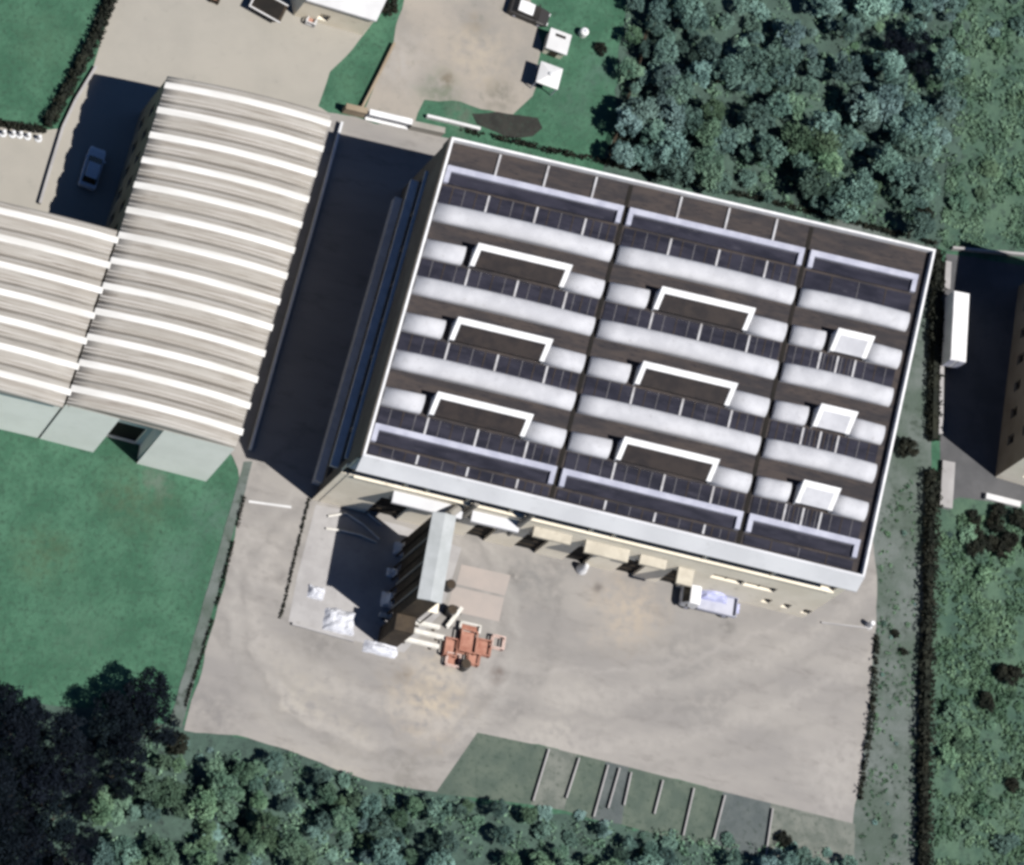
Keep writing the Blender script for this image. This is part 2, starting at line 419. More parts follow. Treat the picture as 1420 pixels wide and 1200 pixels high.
# ------------------------------------------------------------------ the setting
build('ground', [(-900, -900, 0), (900, -900, 0), (900, 900, 0), (-900, 900, 0)], [(0, 1, 2, 3)], M['grass'])['kind'] = 'structure'
sheet('scrub_floor', [(872, -60), (1340, -60), (1345, 150), (1300, 345), (1120, 320), (838, 240), (850, 190)], .015, M['scrubfloor'], jitter=.6, seed=1)
sheet('meadow', [(1325, -60), (1520, -60), (1520, 360), (1290, 345), (1330, 160)], .012, M['meadow'], jitter=.8, seed=2)
sheet('meadow', [(1292, 690), (1520, 690), (1520, 1300), (1288, 1300)], .012, M['meadow'], jitter=.3, seed=3)
sheet('scrub_floor', [(-80, 960), (140, 985), (245, 1005), (330, 1020), (400, 1038), (470, 1066), (600, 1094), (660, 1108), (880, 1150), (1075, 1168), (1190, 1170),
                      (1290, 1250), (1290, 1320), (-80, 1320)], .015, M['scrubfloor'], jitter=.5, seed=4)
sheet('verge', [(1150, 300), (1300, 345), (1292, 600), (1286, 860), (1284, 1300), (1150, 1300), (1150, 1000)], .02, M['verge'], jitter=.2, seed=5)
yard_pts = [(440, 152), (640, 196), (820, 300), (1150, 420), (1205, 700), (1216, 800), (1214, 870), (1205, 990), (1182, 1145), (1060, 1113), (900, 1072), (760, 1036), (672, 1020),
            (655, 1055), (612, 1098), (560, 1092), (470, 1070), (400, 1040), (330, 1020), (255, 1014), (300, 850), (338, 690), (330, 650), (300, 590)]
sheet('yard', yard_pts, .03, M['yard'], jitter=.22, seed=6)
sheet('plaza', [(172, -60), (560, -60), (545, -10), (520, 25), (490, 68), (458, 100), (442, 148), (470, 165), (440, 260), (165, 360), (-80, 330), (-80, 168), (60, 180), (85, 178), (130, 95)],
      .02, M['plaza'], jitter=.12, seed=7)
sheet('gravel_lot', [(577, -60), (722, -60), (738, 20), (752, 60), (748, 100), (740, 135), (712, 160), (665, 150), (625, 138), (590, 140), (572, 170), (503, 155), (540, 75)],
      .02, M['gravel'], jitter=.35, seed=8)
sheet('lane', [(1312, 352), (1520, 385), (1520, 690), (1420, 700), (1330, 690), (1305, 700), (1300, 520)], .024, M['asphalt'], jitter=.1, seed=9)
sheet('path', [(338, 640), (350, 640), (252, 1010), (236, 1000)], .034, M['verge'], jitter=.1, seed=10)
# slabs let into the yard
for i, pts in enumerate([[(640, 783), (708, 798), (700, 826), (633, 810)], [(628, 813), (699, 829), (692, 862), (620, 846)]]):
    sheet('concrete_slab', pts, .04, M['pink'], seed=30+i)
# ------------------------------------------------------------------ the factory
H = 16.0
Q = Quad((627, 190), (1298, 346), (503, 632), (1199, 801), H)
fac = thing('factory_building', Q.P(0, 1, 0), 'large flat factory with white vaulted roof strips and dark skylights', 'building')
mS, mT = 1/Q.la, 1/Q.lb                     # one metre in s and t
ZD = H-.75                                  # the roof deck
build('roof', Q.prism(.004, .996, .006, .994, ZD-.3, ZD), BOXF, M['deck'], fac)
pw = .24
for nm, (s0, s1, t0, t1) in {'n': (0, 1, 0, pw*mT), 's': (0, 1, 1-pw*mT, 1), 'w': (0, pw*mS, pw*mT, 1-pw*mT), 'e': (1-pw*mS, 1, pw*mT, 1-pw*mT)}.items():
    build('parapet', Q.prism(s0, s1, t0, t1, ZD-.2, H+.002), BOXF, M['brightwhite'] if nm in 'nwe' else M['parapet'], fac)
bays = [(.008, .3655), (.3775, .7395), (.7525, .978)]
row_t = [.0724+.1157*i + .016 for i in range(8)]
hwv = 1.0                                   # half width of a vault, metres
gut = M['dark']
for k, (s0, s1) in enumerate(bays):
    if k < 2:
        j = (s1+bays[k+1][0])/2
        build('gutter', Q.prism(j-.2*mS, j+.2*mS, .012, .985, ZD, ZD+.05), BOXF, gut, fac)
for k, (s0, s1) in enumerate(bays):
    L = s1-s0
    for i, t in enumerate(row_t):
        tc = t+hwv*mT*.85
        if i in (1, 3, 5):                                          # full vaults
            vault(Q, s0, s1, tc, hwv, .62, ZD+.12, 'roof_vault', M['vault'], fac, arch=.38)
        elif i in (2, 4, 6):                                        # vaults broken by a raised light
            if k < 2: a, b = s0+L*.215, s0+L*.79
            else: a, b = s0+L*.29, s0+L*.70
            vault(Q, s0, a, tc, hwv, .62, ZD+.12, 'roof_vault', M['vault'], fac, arch=.38, span=(s0, s1))
            vault(Q, b, s1, tc, hwv, .62, ZD+.12, 'roof_vault', M['vault'], fac, arch=.38, span=(s0, s1))
            g = .75*mS
            a2, b2 = a+g, b-.1*mS
            tn, ts = tc-hwv*mT*1.05, tc+hwv*mT*.95
            zn, zs_ = ZD+2.1, ZD+.8                                # rises to the north
            zz = lambda t_: zn+(zs_-zn)*(t_-tn)/(ts-tn)
            def slab(s_0, s_1, t_0, t_1, th=.2, up=0.):
                return [Q.P(s, t_, zz(t_)-th*(1-c)+up) for s in (s_0, s_1) for t_ in (t_0, t_1) for c in (0, 1)]
            rs, rt = .5*mS, .55*mT
            fr = MB()
            fr.hexa(slab(a2, b2, tn, tn+rt)); fr.hexa(slab(a2, a2+rs, tn+rt, ts)); fr.hexa(slab(b2-rs, b2, tn+rt, ts))
            f_o = fr.build('skylight_frame', M['brightwhite'], fac)
            hexa('pane' if k < 2 else 'cover_panel', slab(a2+rs, b2-rs, tn+rt, ts, .08, -.06 if k < 2 else .02), M['skylight'] if k < 2 else M['vault'], f_o)
            hexa('skylight_back', [Q.P(s, t_, z) for s in (a2, b2) for t_ in (tn+.02*mT, tn+.14*mT) for z in (ZD, zn-.2)], M['trim'], f_o)
            for s_ in (a2+.04*mS, b2-.16*mS):
                build('skylight_cheek', [Q.P(s_+d*.12*mS, t_, z) for d in (0, 1) for (t_, z) in ((tn+.14*mT, ZD), (tn+.14*mT, zz(tn+.14*mT)-.2), (ts, ZD), (ts, zs_-.2))],
                      [(0, 1, 3, 2), (4, 6, 7, 5), (0, 4, 5, 1), (2, 3, 7, 6), (0, 2, 6, 4), (1, 5, 7, 3)], M['ledge'], f_o)
        else:                                                       # low glazed strips with a light rim
            tn, ts = tc-hwv*mT, tc+hwv*mT*.85
            fr = MB(); e = .5*mS
            fr.hexa(Q.prism(s0, s1, tn, tn+.62*mT, ZD, ZD+.55)); fr.hexa(Q.prism(s0, s0+e, tn+.62*mT, ts, ZD, ZD+.5)); fr.hexa(Q.prism(s1-e, s1, tn+.62*mT, ts, ZD, ZD+.5))
            f_o = fr.build('skylight_frame', M['trim'], fac)
            hexa('pane', Q.prism(s0+e, s1-e, tn+.62*mT, ts, ZD+.02, ZD+.2), M['glass'], f_o)
    # glazed strips between rows, with their white bars
    for i, (ta, tb, gl) in enumerate([(.012, row_t[0]-.006, False), (row_t[0]+.056, row_t[1]-.004, True), (row_t[2]+.056, row_t[3]-.004, True), (row_t[4]+.056, row_t[5]-.004, True),
                                      (row_t[6]+.056, row_t[7]-.006, True), (row_t[7]+.056, .982, True)]):
        n = 3 if k < 2 else 2
        cuts = [s0] + [s0+L*(j+.98)/(n+.65) for j in range(n)] + [s1]
        if k == 2:
            if i in (0, 1, 5): cuts = [s0, s1]
            else: cuts = [s0, s0+L*.30, s0+L*.46, s0+L*.62, s1]
        for j in range(len(cuts)-1):
            if gl: hexa('roof_pane', Q.prism(cuts[j]+.12*mS, cuts[j+1]-.12*mS, ta, tb, ZD+.01, ZD+.09), M['glass'], fac)
            if gl:
                for q_ in range(1, 4):
                    sm = cuts[j]+(cuts[j+1]-cuts[j])*q_/4
                    hexa('glazing_rib', Q.prism(sm-.035*mS, sm+.035*mS, ta, tb, ZD+.095, ZD+.13), M['dullbar'] if (q_+i) % 2 else M['rust'], fac)
            if j: hexa('glazing_bar', Q.prism(cuts[j]-.1*mS, cuts[j]+.1*mS, ta, tb, ZD+.01, ZD+.2), M['bar'], fac)

# walls: south
ws, we = Q.P(0, 1), Q.P(1, 1)
dS = we-ws; nS = Vector((dS.y, -dS.x, 0)).normalized()


def on_south(px, py):
    d = ray(px, py); t = (ws-EYE).dot(nS)/d.dot(nS); p = EYE+d*t
    return (p-ws).dot(dS)/dS.length_squared, p.z


ZR1, ZR0 = 11.75, 9.9
rib = [on_south(x, 640+(x-483)*.242)[0] for x in (486, 576, 606, 662, 722, 834, 866, 993, 1088, 1176)]
ops = [(rib[i]+.003, rib[i+1]-.003, ZR0, ZR1) for i in range(len(rib)-1)]
doors = []
for x0, x1, hgt in ((505, 548, 5.6), (640, 668, 4.4), (706, 738, 5.2), (776, 804, 5.2), (845, 872, 4.8), (905, 932, 5.0)):
    base = 692+(x0-427)*.2486
    doors.append((on_south(x0, base)[0], on_south(x1, 692+(x1-427)*.2486)[0], 0.02, hgt))
u0, u1 = on_south(985, 800)[0], on_south(1072, 822)[0]
strip = [(u0, (u0+u1)/2-.002, 5.3, 6.6), ((u0+u1)/2+.002, u1, 5.3, 6.6)]
smallw = []
for x, y in ((1064, 833), (1091, 840), (1119, 848)):
    u, z = on_south(x, y); smallw.append((u-.008, u+.008, max(z-.8, .4), max(z-.8, .4)+1.3))
south, PS = wall('wall', ws, we, 0, ZD-.2, ops+doors+strip+smallw, M['cream'], fac, depth=.4)
build('sloped_fascia', [PS(u, z, d) for u in (0.0, 1.0) for (z, d) in ((H-.02, .003), (H-1.75, 1.02), (H-1.95, 1.0), (H-1.95, .003))],
      [(0, 1, 5, 4), (1, 2, 6, 5), (2, 3, 7, 6), (3, 0, 4, 7), (0, 1, 2, 3), (4, 5, 6, 7)], M['parapet'], fac)
hexa('wall_band', [PS(u, z, d) for u in (0.0, 1.0) for z in (ZR1+.12, H-2.0) for d in (.003, .1)], M['parapet'], fac)
hexa('wall_sill', [PS(u, z, d) for u in (.02, .985) for z in (ZR0-.22, ZR0-.02) for d in (.003, .2)], M['cream'], fac)
for o in ops+strip+smallw:
    w_ = hexa('window', [PS(u, z, d) for u in (o[0]+.0008, o[1]-.0008) for z in (o[2]+.04, o[3]-.04) for d in (-.33, -.26)], M['winglass'], fac)
    n = max(1, int((o[1]-o[0])*Q.la/1.6))
    for i in range(n+1):
        u = o[0]+.001+(o[1]-o[0]-.002)*i/n
        hexa('mullion', [PS(u+du*.0008, z, d) for du in (-1, 1) for z in (o[2]+.04, o[3]-.04) for d in (-.255, -.2)], M['rust'], w_)
for o in doors:
    d_ = hexa('door', [PS(u, z, d) for u in (o[0]+.0006, o[1]-.0006) for z in (o[2]+.02, o[3]-.02) for d in (-.38, -.3)], M['dark'], fac)
    for kk in range(3):
        z = o[2]+(o[3]-o[2])*(kk+1)/4
        hexa('door_rib', [PS(u, zz_, d) for u in (o[0]+.001, o[1]-.001) for zz_ in (z-.05, z+.05) for d in (-.297, -.26)], M['rust'], d_)
# canopies over the doors
for (x0, y0, x1, y1, dep, z) in ((552, 676, 648, 700, 1.1, 8.3), (662, 703, 728, 719, 1.0, 8.1), (748, 725, 800, 738, .9, 7.8), (818, 745, 878, 760, 1.2, 7.6), (890, 768, 926, 777, .9, 7.2), (946, 783, 968, 788, 1.6, 6.2)):
    ua, ub = on_south(x0, y0)[0], on_south(x1, y1)[0]
    c_ = hexa('canopy', [PS(u, zz_, d) for u in (ua, ub) for (zz_, d) in ((z-.35, .004), (z-.35-.25, dep), (z, .004), (z-.22, dep))], M['duskcream'] if x0 > 700 else M['parapet'], fac)
    for u in (ua+.004, ub-.004):
        MB().bar(PS(u, z-2.0, .05), PS(u, z-.55, dep-.2), .07).build('canopy_bracket', M['rust'], c_)
# brown ducts running down the south wall
for (xa, ya, xb, yb) in ((662, 694, 636, 716), (742, 707, 716, 738)):
    ua, za = on_south(xa, ya); ub, zb = on_south(xb, yb)
    MB().bar(PS(ua, za, .35), PS(ua, max(zb, .5), .35), .28, 8).build('wall_duct', M['greywall'], fac)

# west wall
wn_, wsw = Q.P(0, 0), Q.P(0, 1)
nb = 8
opw = []
for b0, b1 in ((7.0, 9.2), (2.2, 4.8)):
    for i in range(nb):
        opw.append((.045+.91*i/nb+.004, .045+.91*(i+1)/nb-.004, b0, b1))
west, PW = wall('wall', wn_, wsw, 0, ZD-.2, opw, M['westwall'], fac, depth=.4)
_n = (PW(0, 0, 1)-PW(0, 0, 0))
hexa('wall_ledge', [PW(u, z, d) for u in (.045, .955) for z in (6.2, 6.6) for d in (.003, .8)], M['brightwhite'], fac)
hexa('wall_ledge', [PW(u, z, d) for u in (.045, .955) for z in (.04, 1.3) for d in (.003, .75)], M['brightwhite'], fac)
hexa('wall_ledge', [PW(u, z, d) for u in (.045, .955) for z in (9.6, 9.8) for d in (.003, .3)], M['ledge'], fac)
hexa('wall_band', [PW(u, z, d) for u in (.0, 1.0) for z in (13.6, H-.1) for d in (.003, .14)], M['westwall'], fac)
for o in opw:
    hexa('window', [PW(u, z, d) for u in (o[0]+.0008, o[1]-.0008) for z in (o[2]+.04, o[3]-.04) for d in (-.33, -.26)], M['winglass'], fac)
wall('wall', Q.P(0, 0), Q.P(1, 0), 0, ZD-.2, [], M['greywall'], fac, flip=True)
wall('wall', Q.P(1, 0), Q.P(1, 1), 0, ZD-.2, [], M['greywall'], fac, flip=True)

# ------------------------------------------------------------------ the striped warehouses
HW = 10.5
ARCH = .8


def warehouse(q, label, nrow, first, pitch, facade_parts):
    wh = thing('warehouse', q.P(0, 1, 0), label, 'building', 'striped roof warehouses')
    lm = 1/q.lb
    build('roof', q.prism(0, 1, 0, 1, HW-.9, HW-.55), BOXF, M['greywall'], wh)
    hw = pitch*q.lb/2*.985
    for i in range(nrow):
        tc = first+pitch*i
        if tc-hw*lm < -.02: hw_ = hw
        vault(q, .0, 1.0, tc, hw, .42, HW-.52, 'roof_shell', M['shell'], wh, seg=12, arch=ARCH)
        vault(q, -.004, 1.014, tc-.1*lm, hw, .42, HW-.52, 'ridge_sheet', M['shellcap'], wh, seg=5, a0=.40, a1=.56, lift=.05, cap=False, arch=ARCH)
        for a_ in (.24, .70, .82):
            vault(q, .0, 1.0, tc, hw, .42, HW-.52, 'sheet_lap', M['shelllap'], wh, seg=1, a0=a_, a1=a_+.035, lift=.03, cap=False, arch=ARCH)
    return wh


QA = Quad((233, 107), (459, 160), (93, 559), (328, 620), HW)
whA = warehouse(QA, 'tall warehouse with white ridged roof stripes beside the dark alley', 13, .018+.012, .0775, None)
QB = Quad((-170, 247), (163, 322), (-240, 480), (90, 558), HW)
whB = warehouse(QB, 'low striped warehouse roof at the left edge below the shaded parking court', 7, .055, .149, None)
# walls of the eastern block
aw, ae = QA.P(0, 1), QA.P(1, 1)
LA = (ae-aw).length
ra, rb = .32, .58                                            # the recessed dock
for (u0, u1) in ((0, ra), (rb, 1)):
    wall('wall', aw.lerp(ae, u0), aw.lerp(ae, u1), 0, HW-.56, [], M['facade'], whA, batter=.5)
nA = Vector(((ae-aw).y, -(ae-aw).x, 0)).normalized()
bk = -nA*1.7
w_, PR = wall('wall', aw.lerp(ae, ra)+bk, aw.lerp(ae, rb)+bk, 0, HW-.56, [(.12, .88, .02, 4.6)], M['facade'], whA, batter=.3)
hexa('door', [PR(u, z, d) for u in (.125, .875) for z in (.03, 4.58) for d in (-.34, -.28)], M['dark'], whA)
for u in (ra, rb):
    p = aw.lerp(ae, u)
    build('recess_wall', [p, p+bk, p+bk+Vector((0, 0, HW-.56)), p+Vector((0, 0, HW-.56))], [(0, 1, 2, 3)], M['facade'], whA)
opn = []
for i in range(6):
    for z in (2.0, 6.0): opn.append((.05+i*.075, .08+i*.075, z, z+1.8))
w2, PWA = wall('wall', QA.P(0, 0), QA.P(0, 1), 0, HW-.56, opn, M['brownwall'], whA)
for o in opn: hexa('window', [PWA(u, z, d) for u in (o[0]+.001, o[1]-.001) for z in (o[2]+.03, o[3]-.03) for d in (-.3, -.24)], M['winglass'], whA)
wall('wall', QA.P(0, 0), QA.P(1, 0), 0, HW-.56, [], M['greywall'], whA, flip=True)
wall('wall', QA.P(1, 0), QA.P(1, 1), 0, HW-.56, [], M['greywall'], whA, flip=True)
bw, be = QB.P(0, 1), QB.P(1, 1)
w3, PB = wall('wall', bw, be, 0, HW-.56, [(.66, .70, .02, 3.2)], M['facade'], whB, batter=.5)
hexa('door', [PB(u, z, d) for u in (.662, .698) for z in (.03, 3.17) for d in (-.3, -.24)], M['dark'], whB)
w4, PBN = wall('wall', QB.P(0, 0), QB.P(1, 0), 0, HW-.56, [], M['greywall'], whB, flip=True)
wall('wall', QB.P(0, 0), QB.P(0, 1), 0, HW-.56, [], M['greywall'], whB)

# ------------------------------------------------------------------ the building at the right edge and the small one at the top
HR = 13.0
rn, rs_ = W(1412, 398), W(1380, 662)
re_n = rn+Vector((26, -5, 0)); re_s = rs_+Vector((26, -5, 0))
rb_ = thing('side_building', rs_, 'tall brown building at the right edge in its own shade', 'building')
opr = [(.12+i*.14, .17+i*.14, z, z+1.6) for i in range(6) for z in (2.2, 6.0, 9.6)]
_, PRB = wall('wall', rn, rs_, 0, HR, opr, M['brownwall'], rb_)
for o in opr: hexa('window', [PRB(u, z, d) for u in (o[0]+.001, o[1]-.001) for z in (o[2]+.03, o[3]-.03) for d in (-.3, -.24)], M['winglass'], rb_)
ops2 = [(.08+i*.16, .14+i*.16, z, z+1.6) for i in range(5) for z in (2.2, 6.0, 9.6)]
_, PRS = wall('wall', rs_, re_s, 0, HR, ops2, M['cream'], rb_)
for o in ops2: hexa('window', [PRS(u, z, d) for u in (o[0]+.001, o[1]-.001) for z in (o[2]+.03, o[3]-.03) for d in (-.3, -.24)], M['winglass'], rb_)
wall('wall', rn, re_n, 0, HR, [], M['greywall'], rb_, flip=True)
wall('wall', re_n, re_s, 0, HR, [], M['greywall'], rb_, flip=True)
upz = Vector((0, 0, HR))
build('roof', [p+upz+Vector((0, 0, dz)) for dz in (.01, .4) for p in (rn, re_n, re_s, rs_)], [(0, 1, 2, 3), (4, 5, 6, 7), (0, 1, 5, 4), (1, 2, 6, 5), (2, 3, 7, 6), (3, 0, 4, 7)], M['deck'], rb_)

# top building: a pale roof whose corner reaches into the frame
HT = 4.5
QT = Quad((400, -90), (560, -60), (425, 0), (520, 28), HT)
tb = thing('small_building', QT.P(0, 1, 0), 'small pale flat-roofed building cut by the top edge of the paved court', 'building')
build('roof', QT.prism(-.02, 1.02, -.02, 1.03, HT, HT+.35), BOXF, M['white'], tb)
for (a, b, fl) in ((QT.P(0, 1), QT.P(1, 1), False), (QT.P(0, 0), QT.P(0, 1), False), (QT.P(1, 0), QT.P(1, 1), True), (QT.P(0, 0), QT.P(1, 0), True)):
    wall('wall', a, b, 0, HT-.003, [(.3, .45, .9, 2.4)], M['cream'], tb, flip=fl)

# ------------------------------------------------------------------ the filter tower and the store yard beside it
TZ = 11.5
QF = Quad((601, 712), (630, 718), (580, 829), (610, 836), TZ)
tw = thing('filter_tower', QF.P(0, 1, 0), 'tall narrow dark brown filter tower with grey roof in the yard', 'tower')
build('roof', [QF.P(s, t, z) for s in (-.06, .5, 1.06) for t in (-.015, 1.015) for z in ((TZ+.0, TZ+.18) if s != .5 else (TZ+.25, TZ+.43))],
      [(0, 1, 3, 2), (8, 10, 11, 9), (0, 4, 5, 1), (4, 8, 9, 5), (2, 3, 7, 6), (6, 7, 11, 10), (1, 5, 7, 3), (5, 9, 11, 7), (0, 2, 6, 4), (4, 6, 10, 8)], M['towerroof'], tw)
for i in range(7):
    t0, t1 = i/7, (i+1)/7
    build('filter_cabinet', QF.prism(.04, .96, t0+.006, t1-.006, 2.6, TZ-.02), BOXF, M['rust'], tw)
    build('hopper', [QF.P(.5+(s-.5)*k, (t0+t1)/2+(t-.5)*k/7, z) for (k, z) in ((.25, 1.1), (.88, 2.58)) for s in (0, 1) for t in (0, 1)], BOXF, M['rust'], tw)
for i in range(8):
    for s in (.06, .94):
        p = QF.P(s, min(max(i/7, .01), .99), 0)
        MB().box(p.x-.09, p.x+.09, p.y-.09, p.y+.09, 0.03, 2.62).build('leg', M['rust'], tw)
for i in range(6):
    p = QF.P(-.02, (i+1)/7, 0)
    MB().box(p.x-.1, p.x+.06, p.y-.07, p.y+.07, 2.7, TZ-.1).build('rib', M['greywall'] if i % 2 else M['rust'], tw)
build('shadow_block', QF.prism(-.1, .8, 1.01, 1.2, .03, 5.6), BOXF, M['rust'], tw)  # added block that lengthens the tower's shadow across the apron
pA, pB = QF.P(.5, .04, 8.5), PS(on_south(640, 700)[0], 8.3, .0)
MB().tube([pA, pA.lerp(pB, .5)+Vector((0, 0, .6)), pB], .45, 10).build('duct', M['greywall'], tw)
build('walkway', QF.prism(1.08, 1.75, .05, .9, 5.2, 5.35), BOXF, M['cream'], tw)
for t in (.1, .5, .88):
    p = QF.P(1.6, t, 0); MB().box(p.x-.06, p.x+.06, p.y-.06, p.y+.06, .03, 5.2).build('walkway_post', M['rust'], tw)


def lump(name, px, py, lx, ly, h, m, label, cat, rz=ROW_ANGLE, group=None, seed=0, z=.04):
    """a draped heap under a sheet"""
    p = W(px, py); n = 12; v = []; f = []
    for i in range(n+1):
        for j in range(n+1):
            x, y = i/n-.5, j/n-.5
            r = max(abs(x), abs(y))*2; e = max(0, 1-r**3)
            q = noise.noise(Vector((x*4+seed, y*4, seed*1.7))); q2 = noise.noise(Vector((x*9+seed, y*9, seed)))
            zz_ = h*e*(.75+.5*q)+.08*q2*e
            k = 1+.12*q
            X, Y = x*lx*k, y*ly*k
            v.append(p+Vector((X*math.cos(rz)-Y*math.sin(rz), X*math.sin(rz)+Y*math.cos(rz), z+max(zz_, 0))))
    for i in range(n):
        for j in range(n): a = i*(n+1)+j; f.append((a, a+n+1, a+n+2, a+1))
    k = len(v); v.append(p+Vector((0, 0, z-.03)))
    ring = [i*(n+1) for i in range(n)]+[n*(n+1)+j for j in range(n)]+[(n-i)*(n+1)+n for i in range(n)]+[n-j for j in range(n)]
    for i in range(len(ring)): f.append((ring[i], ring[(i+1) % len(ring)], k))
    return tag(build(name, v, f, m), label, cat, group)


lump('tarpaulin_heap', 470, 862, 3.2, 2.4, .9, M['tarp'], 'larger white tarpaulin heap at the shaded lower left apron corner', 'tarpaulin', seed=3)
lump('tarpaulin_heap', 527, 900, 3.4, 1.3, .6, M['tarp'], 'long white tarpaulin lying at the foot of the filter tower shadow', 'tarpaulin', seed=5)
lump('tarpaulin_heap', 438, 822, 1.7, 1.3, .7, M['tarp'], 'small white covered bundle on the left edge of the apron', 'tarpaulin', seed=8)
for i, (x, y, a, b, h, lab) in enumerate([(556, 762, 1.6, 1.4, 1.2, 'upper white big bag beside the filter tower legs'), (543, 795, 1.1, .9, .9, 'small white big bag halfway along the filter tower legs'),
                                     (540, 833, 1.8, 1.6, 1.5, 'square white big bag near the south end of the filter tower')]):
    lump('big_bag', x, y, a, b, h, M['brightwhite'], lab, 'bag', group='white big bags by the filter tower', seed=11+i)
sheet('apron', [(438, 700), (470, 706), (560, 730), (640, 760), (612, 850), (560, 905), (490, 888), (400, 862), (412, 800)], .042, M['apron'])
# pale hoses and pipes
for i, (pts, lab) in enumerate([([(455, 716), (480, 712), (505, 728), (526, 748)], 'upper pale hose curving across the shaded apron'),
                                ([(452, 733), (475, 736), (500, 742), (522, 752)], 'lower pale hose lying nearly straight across the shaded apron'),
                                ([(510, 712), (522, 722), (530, 728)], 'short pale pipe leaning by the dark factory door')]):
    tag(MB().tube([W(x, y, .22) for x, y in pts], .11, 6).build('hose', M['beam']), lab, 'hose', 'hoses on the apron')


def oriented(p, rz):
    c, s = math.cos(rz), math.sin(rz)
    return lambda x, y, z: Vector((p.x+x*c-y*s, p.y+x*s+y*c, p.z+z))


# white steel beams on bearers
beam_defs = [(545, 858, 3.1, .03, 'white steel beam lying nearest the filter tower south end'), (590, 868, 2.6, .03, 'short white steel beam in the middle of the stacked store'),
             (588, 880, 4.0, .03, 'second white steel beam from the yard side'), (578, 892, 4.2, .03, 'long white steel beam nearest the open yard'),
             (628, 858, 2.6, .03, 'white steel beam pointing at the red crates')]
for i, (x, y, L, z, lab) in enumerate(beam_defs):
    rz = ROW_ANGLE if i != 4 else ROW_ANGLE+R(62)
    P_ = oriented(W(x, y, .04), rz)
    b_ = thing('steel_beam', W(x, y, .04), lab, 'beam', 'white steel beams in the store')
    for (y0, y1, z0, z1, nm) in ((-.2, .2, .55, .62, 'flange'), (-.2, .2, .2, .27, 'flange'), (-.04, .04, .271, .549, 'web')):
        hexa(nm, [P_(xx, yy, zz_) for xx in (-L/2, L/2) for yy in (y0, y1) for zz_ in (z0, z1)], M['beam'], b_)
    for xx in (-L*.32, L*.32):
        hexa('bearer', [P_(xx+a, yy, zz_) for a in (-.1, .1) for yy in (-.35, .35) for zz_ in (0, .198)], M['rust'], b_)


def crate(px, py, lx, ly, h, m, label, solid=True, rz=ROW_ANGLE, group='red steel crates', name='steel_crate', cat='crate', z=.04):
    p = W(px, py, z); P_ = oriented(p, rz); c = thing(name, p, label, cat, group)
    for sx in (-1, 1):
        for sy in (-1, 1):
            hexa('post', [P_(sx*lx/2+a, sy*ly/2+b, zz_) for a in (-.07, .07) for b in (-.07, .07) for zz_ in (0, h)], m, c)
    for zz_ in (.15, h-.08):
        for sy in (-1, 1):
            hexa('rail', [P_(a, sy*ly/2+b, zz_+d) for a in (-lx/2+.08, lx/2-.08) for b in (-.06, .06) for d in (0, .14)], m, c)
        for sx in (-1, 1):
            hexa('rail', [P_(sx*lx/2+b, a, zz_+d) for b in (-.06, .06) for a in (-ly/2+.08, ly/2-.08) for d in (0, .14)], m, c)
    if solid:
        hexa('floor_panel', [P_(a, b, d) for a in (-lx/2+.1, lx/2-.1) for b in (-ly/2+.1, ly/2-.1) for d in (.2, .2+h*solid*.6)], M['red'], c)
    return c


crate(645, 893, 1.6, 2.2, 1.1, M['red'], 'large red steel crate in the middle of the red stack', .9)
crate(622, 900, 1.2, 1.7, .9, M['red'], 'red steel crate against the ends of the white beams', .7)
crate(626, 917, 1.3, 1.2, .7, M['pinkwhite'], 'pale pink square frame at the lower left of the red crates', .35)
crate(668, 900, 1.4, 1.5, .7, M['red'], 'low red steel crate right of the large red one', .4)
crate(688, 893, 1.2, 1.2, .8, M['pinkwhite'], 'pale hollow square frame furthest right of the red crates', False)
crate(654, 916, 1.1, 1.1, .8, M['red'], 'small red steel crate beside the dark drum', .6)
crate(650, 872, 2.0, .7, .6, M['beam'], 'long white rack at the upper end of the red crates', .2, name='steel_rack', cat='rack')


def lathe(name, p, prof, m, parent=None, n=14):
    v = []; f = []
    for r, z in prof:
        for i in range(n): t = 2*math.pi*i/n; v.append(Vector((p.x+r*math.cos(t), p.y+r*math.sin(t), p.z+z)))
    for j in range(len(prof)-1):
        for i in range(n): k = (i+1) % n; f.append((j*n+i, j*n+k, (j+1)*n+k, (j+1)*n+i))
    f.append(tuple(range(n))); f.append(tuple(range((len(prof)-1)*n, len(prof)*n)))
    return build(name, v, f, m, parent)


for x, y, lab in ((641, 925, 'dark oil drum at the lower corner of the red crates'), (620, 815, 'dark oil drum by the grey tower roof edge'), (622, 850, 'dark oil drum at the head of the white beams')):
    p = W(x, y, .04); d_ = thing('oil_drum', p, lab, 'drum', 'dark oil drums')
    lathe('barrel', p, [(.52, 0), (.52, .4), (.55, .43), (.52, .46), (.52, .9), (.55, .93), (.52, .96), (.52, 1.25), (.47, 1.27)], M['darkpaint'], d_)
    lathe('lid', p+Vector((0, 0, 1.272)), [(.45, 0), (.45, .04), (.1, .06)], M['rust'], d_)


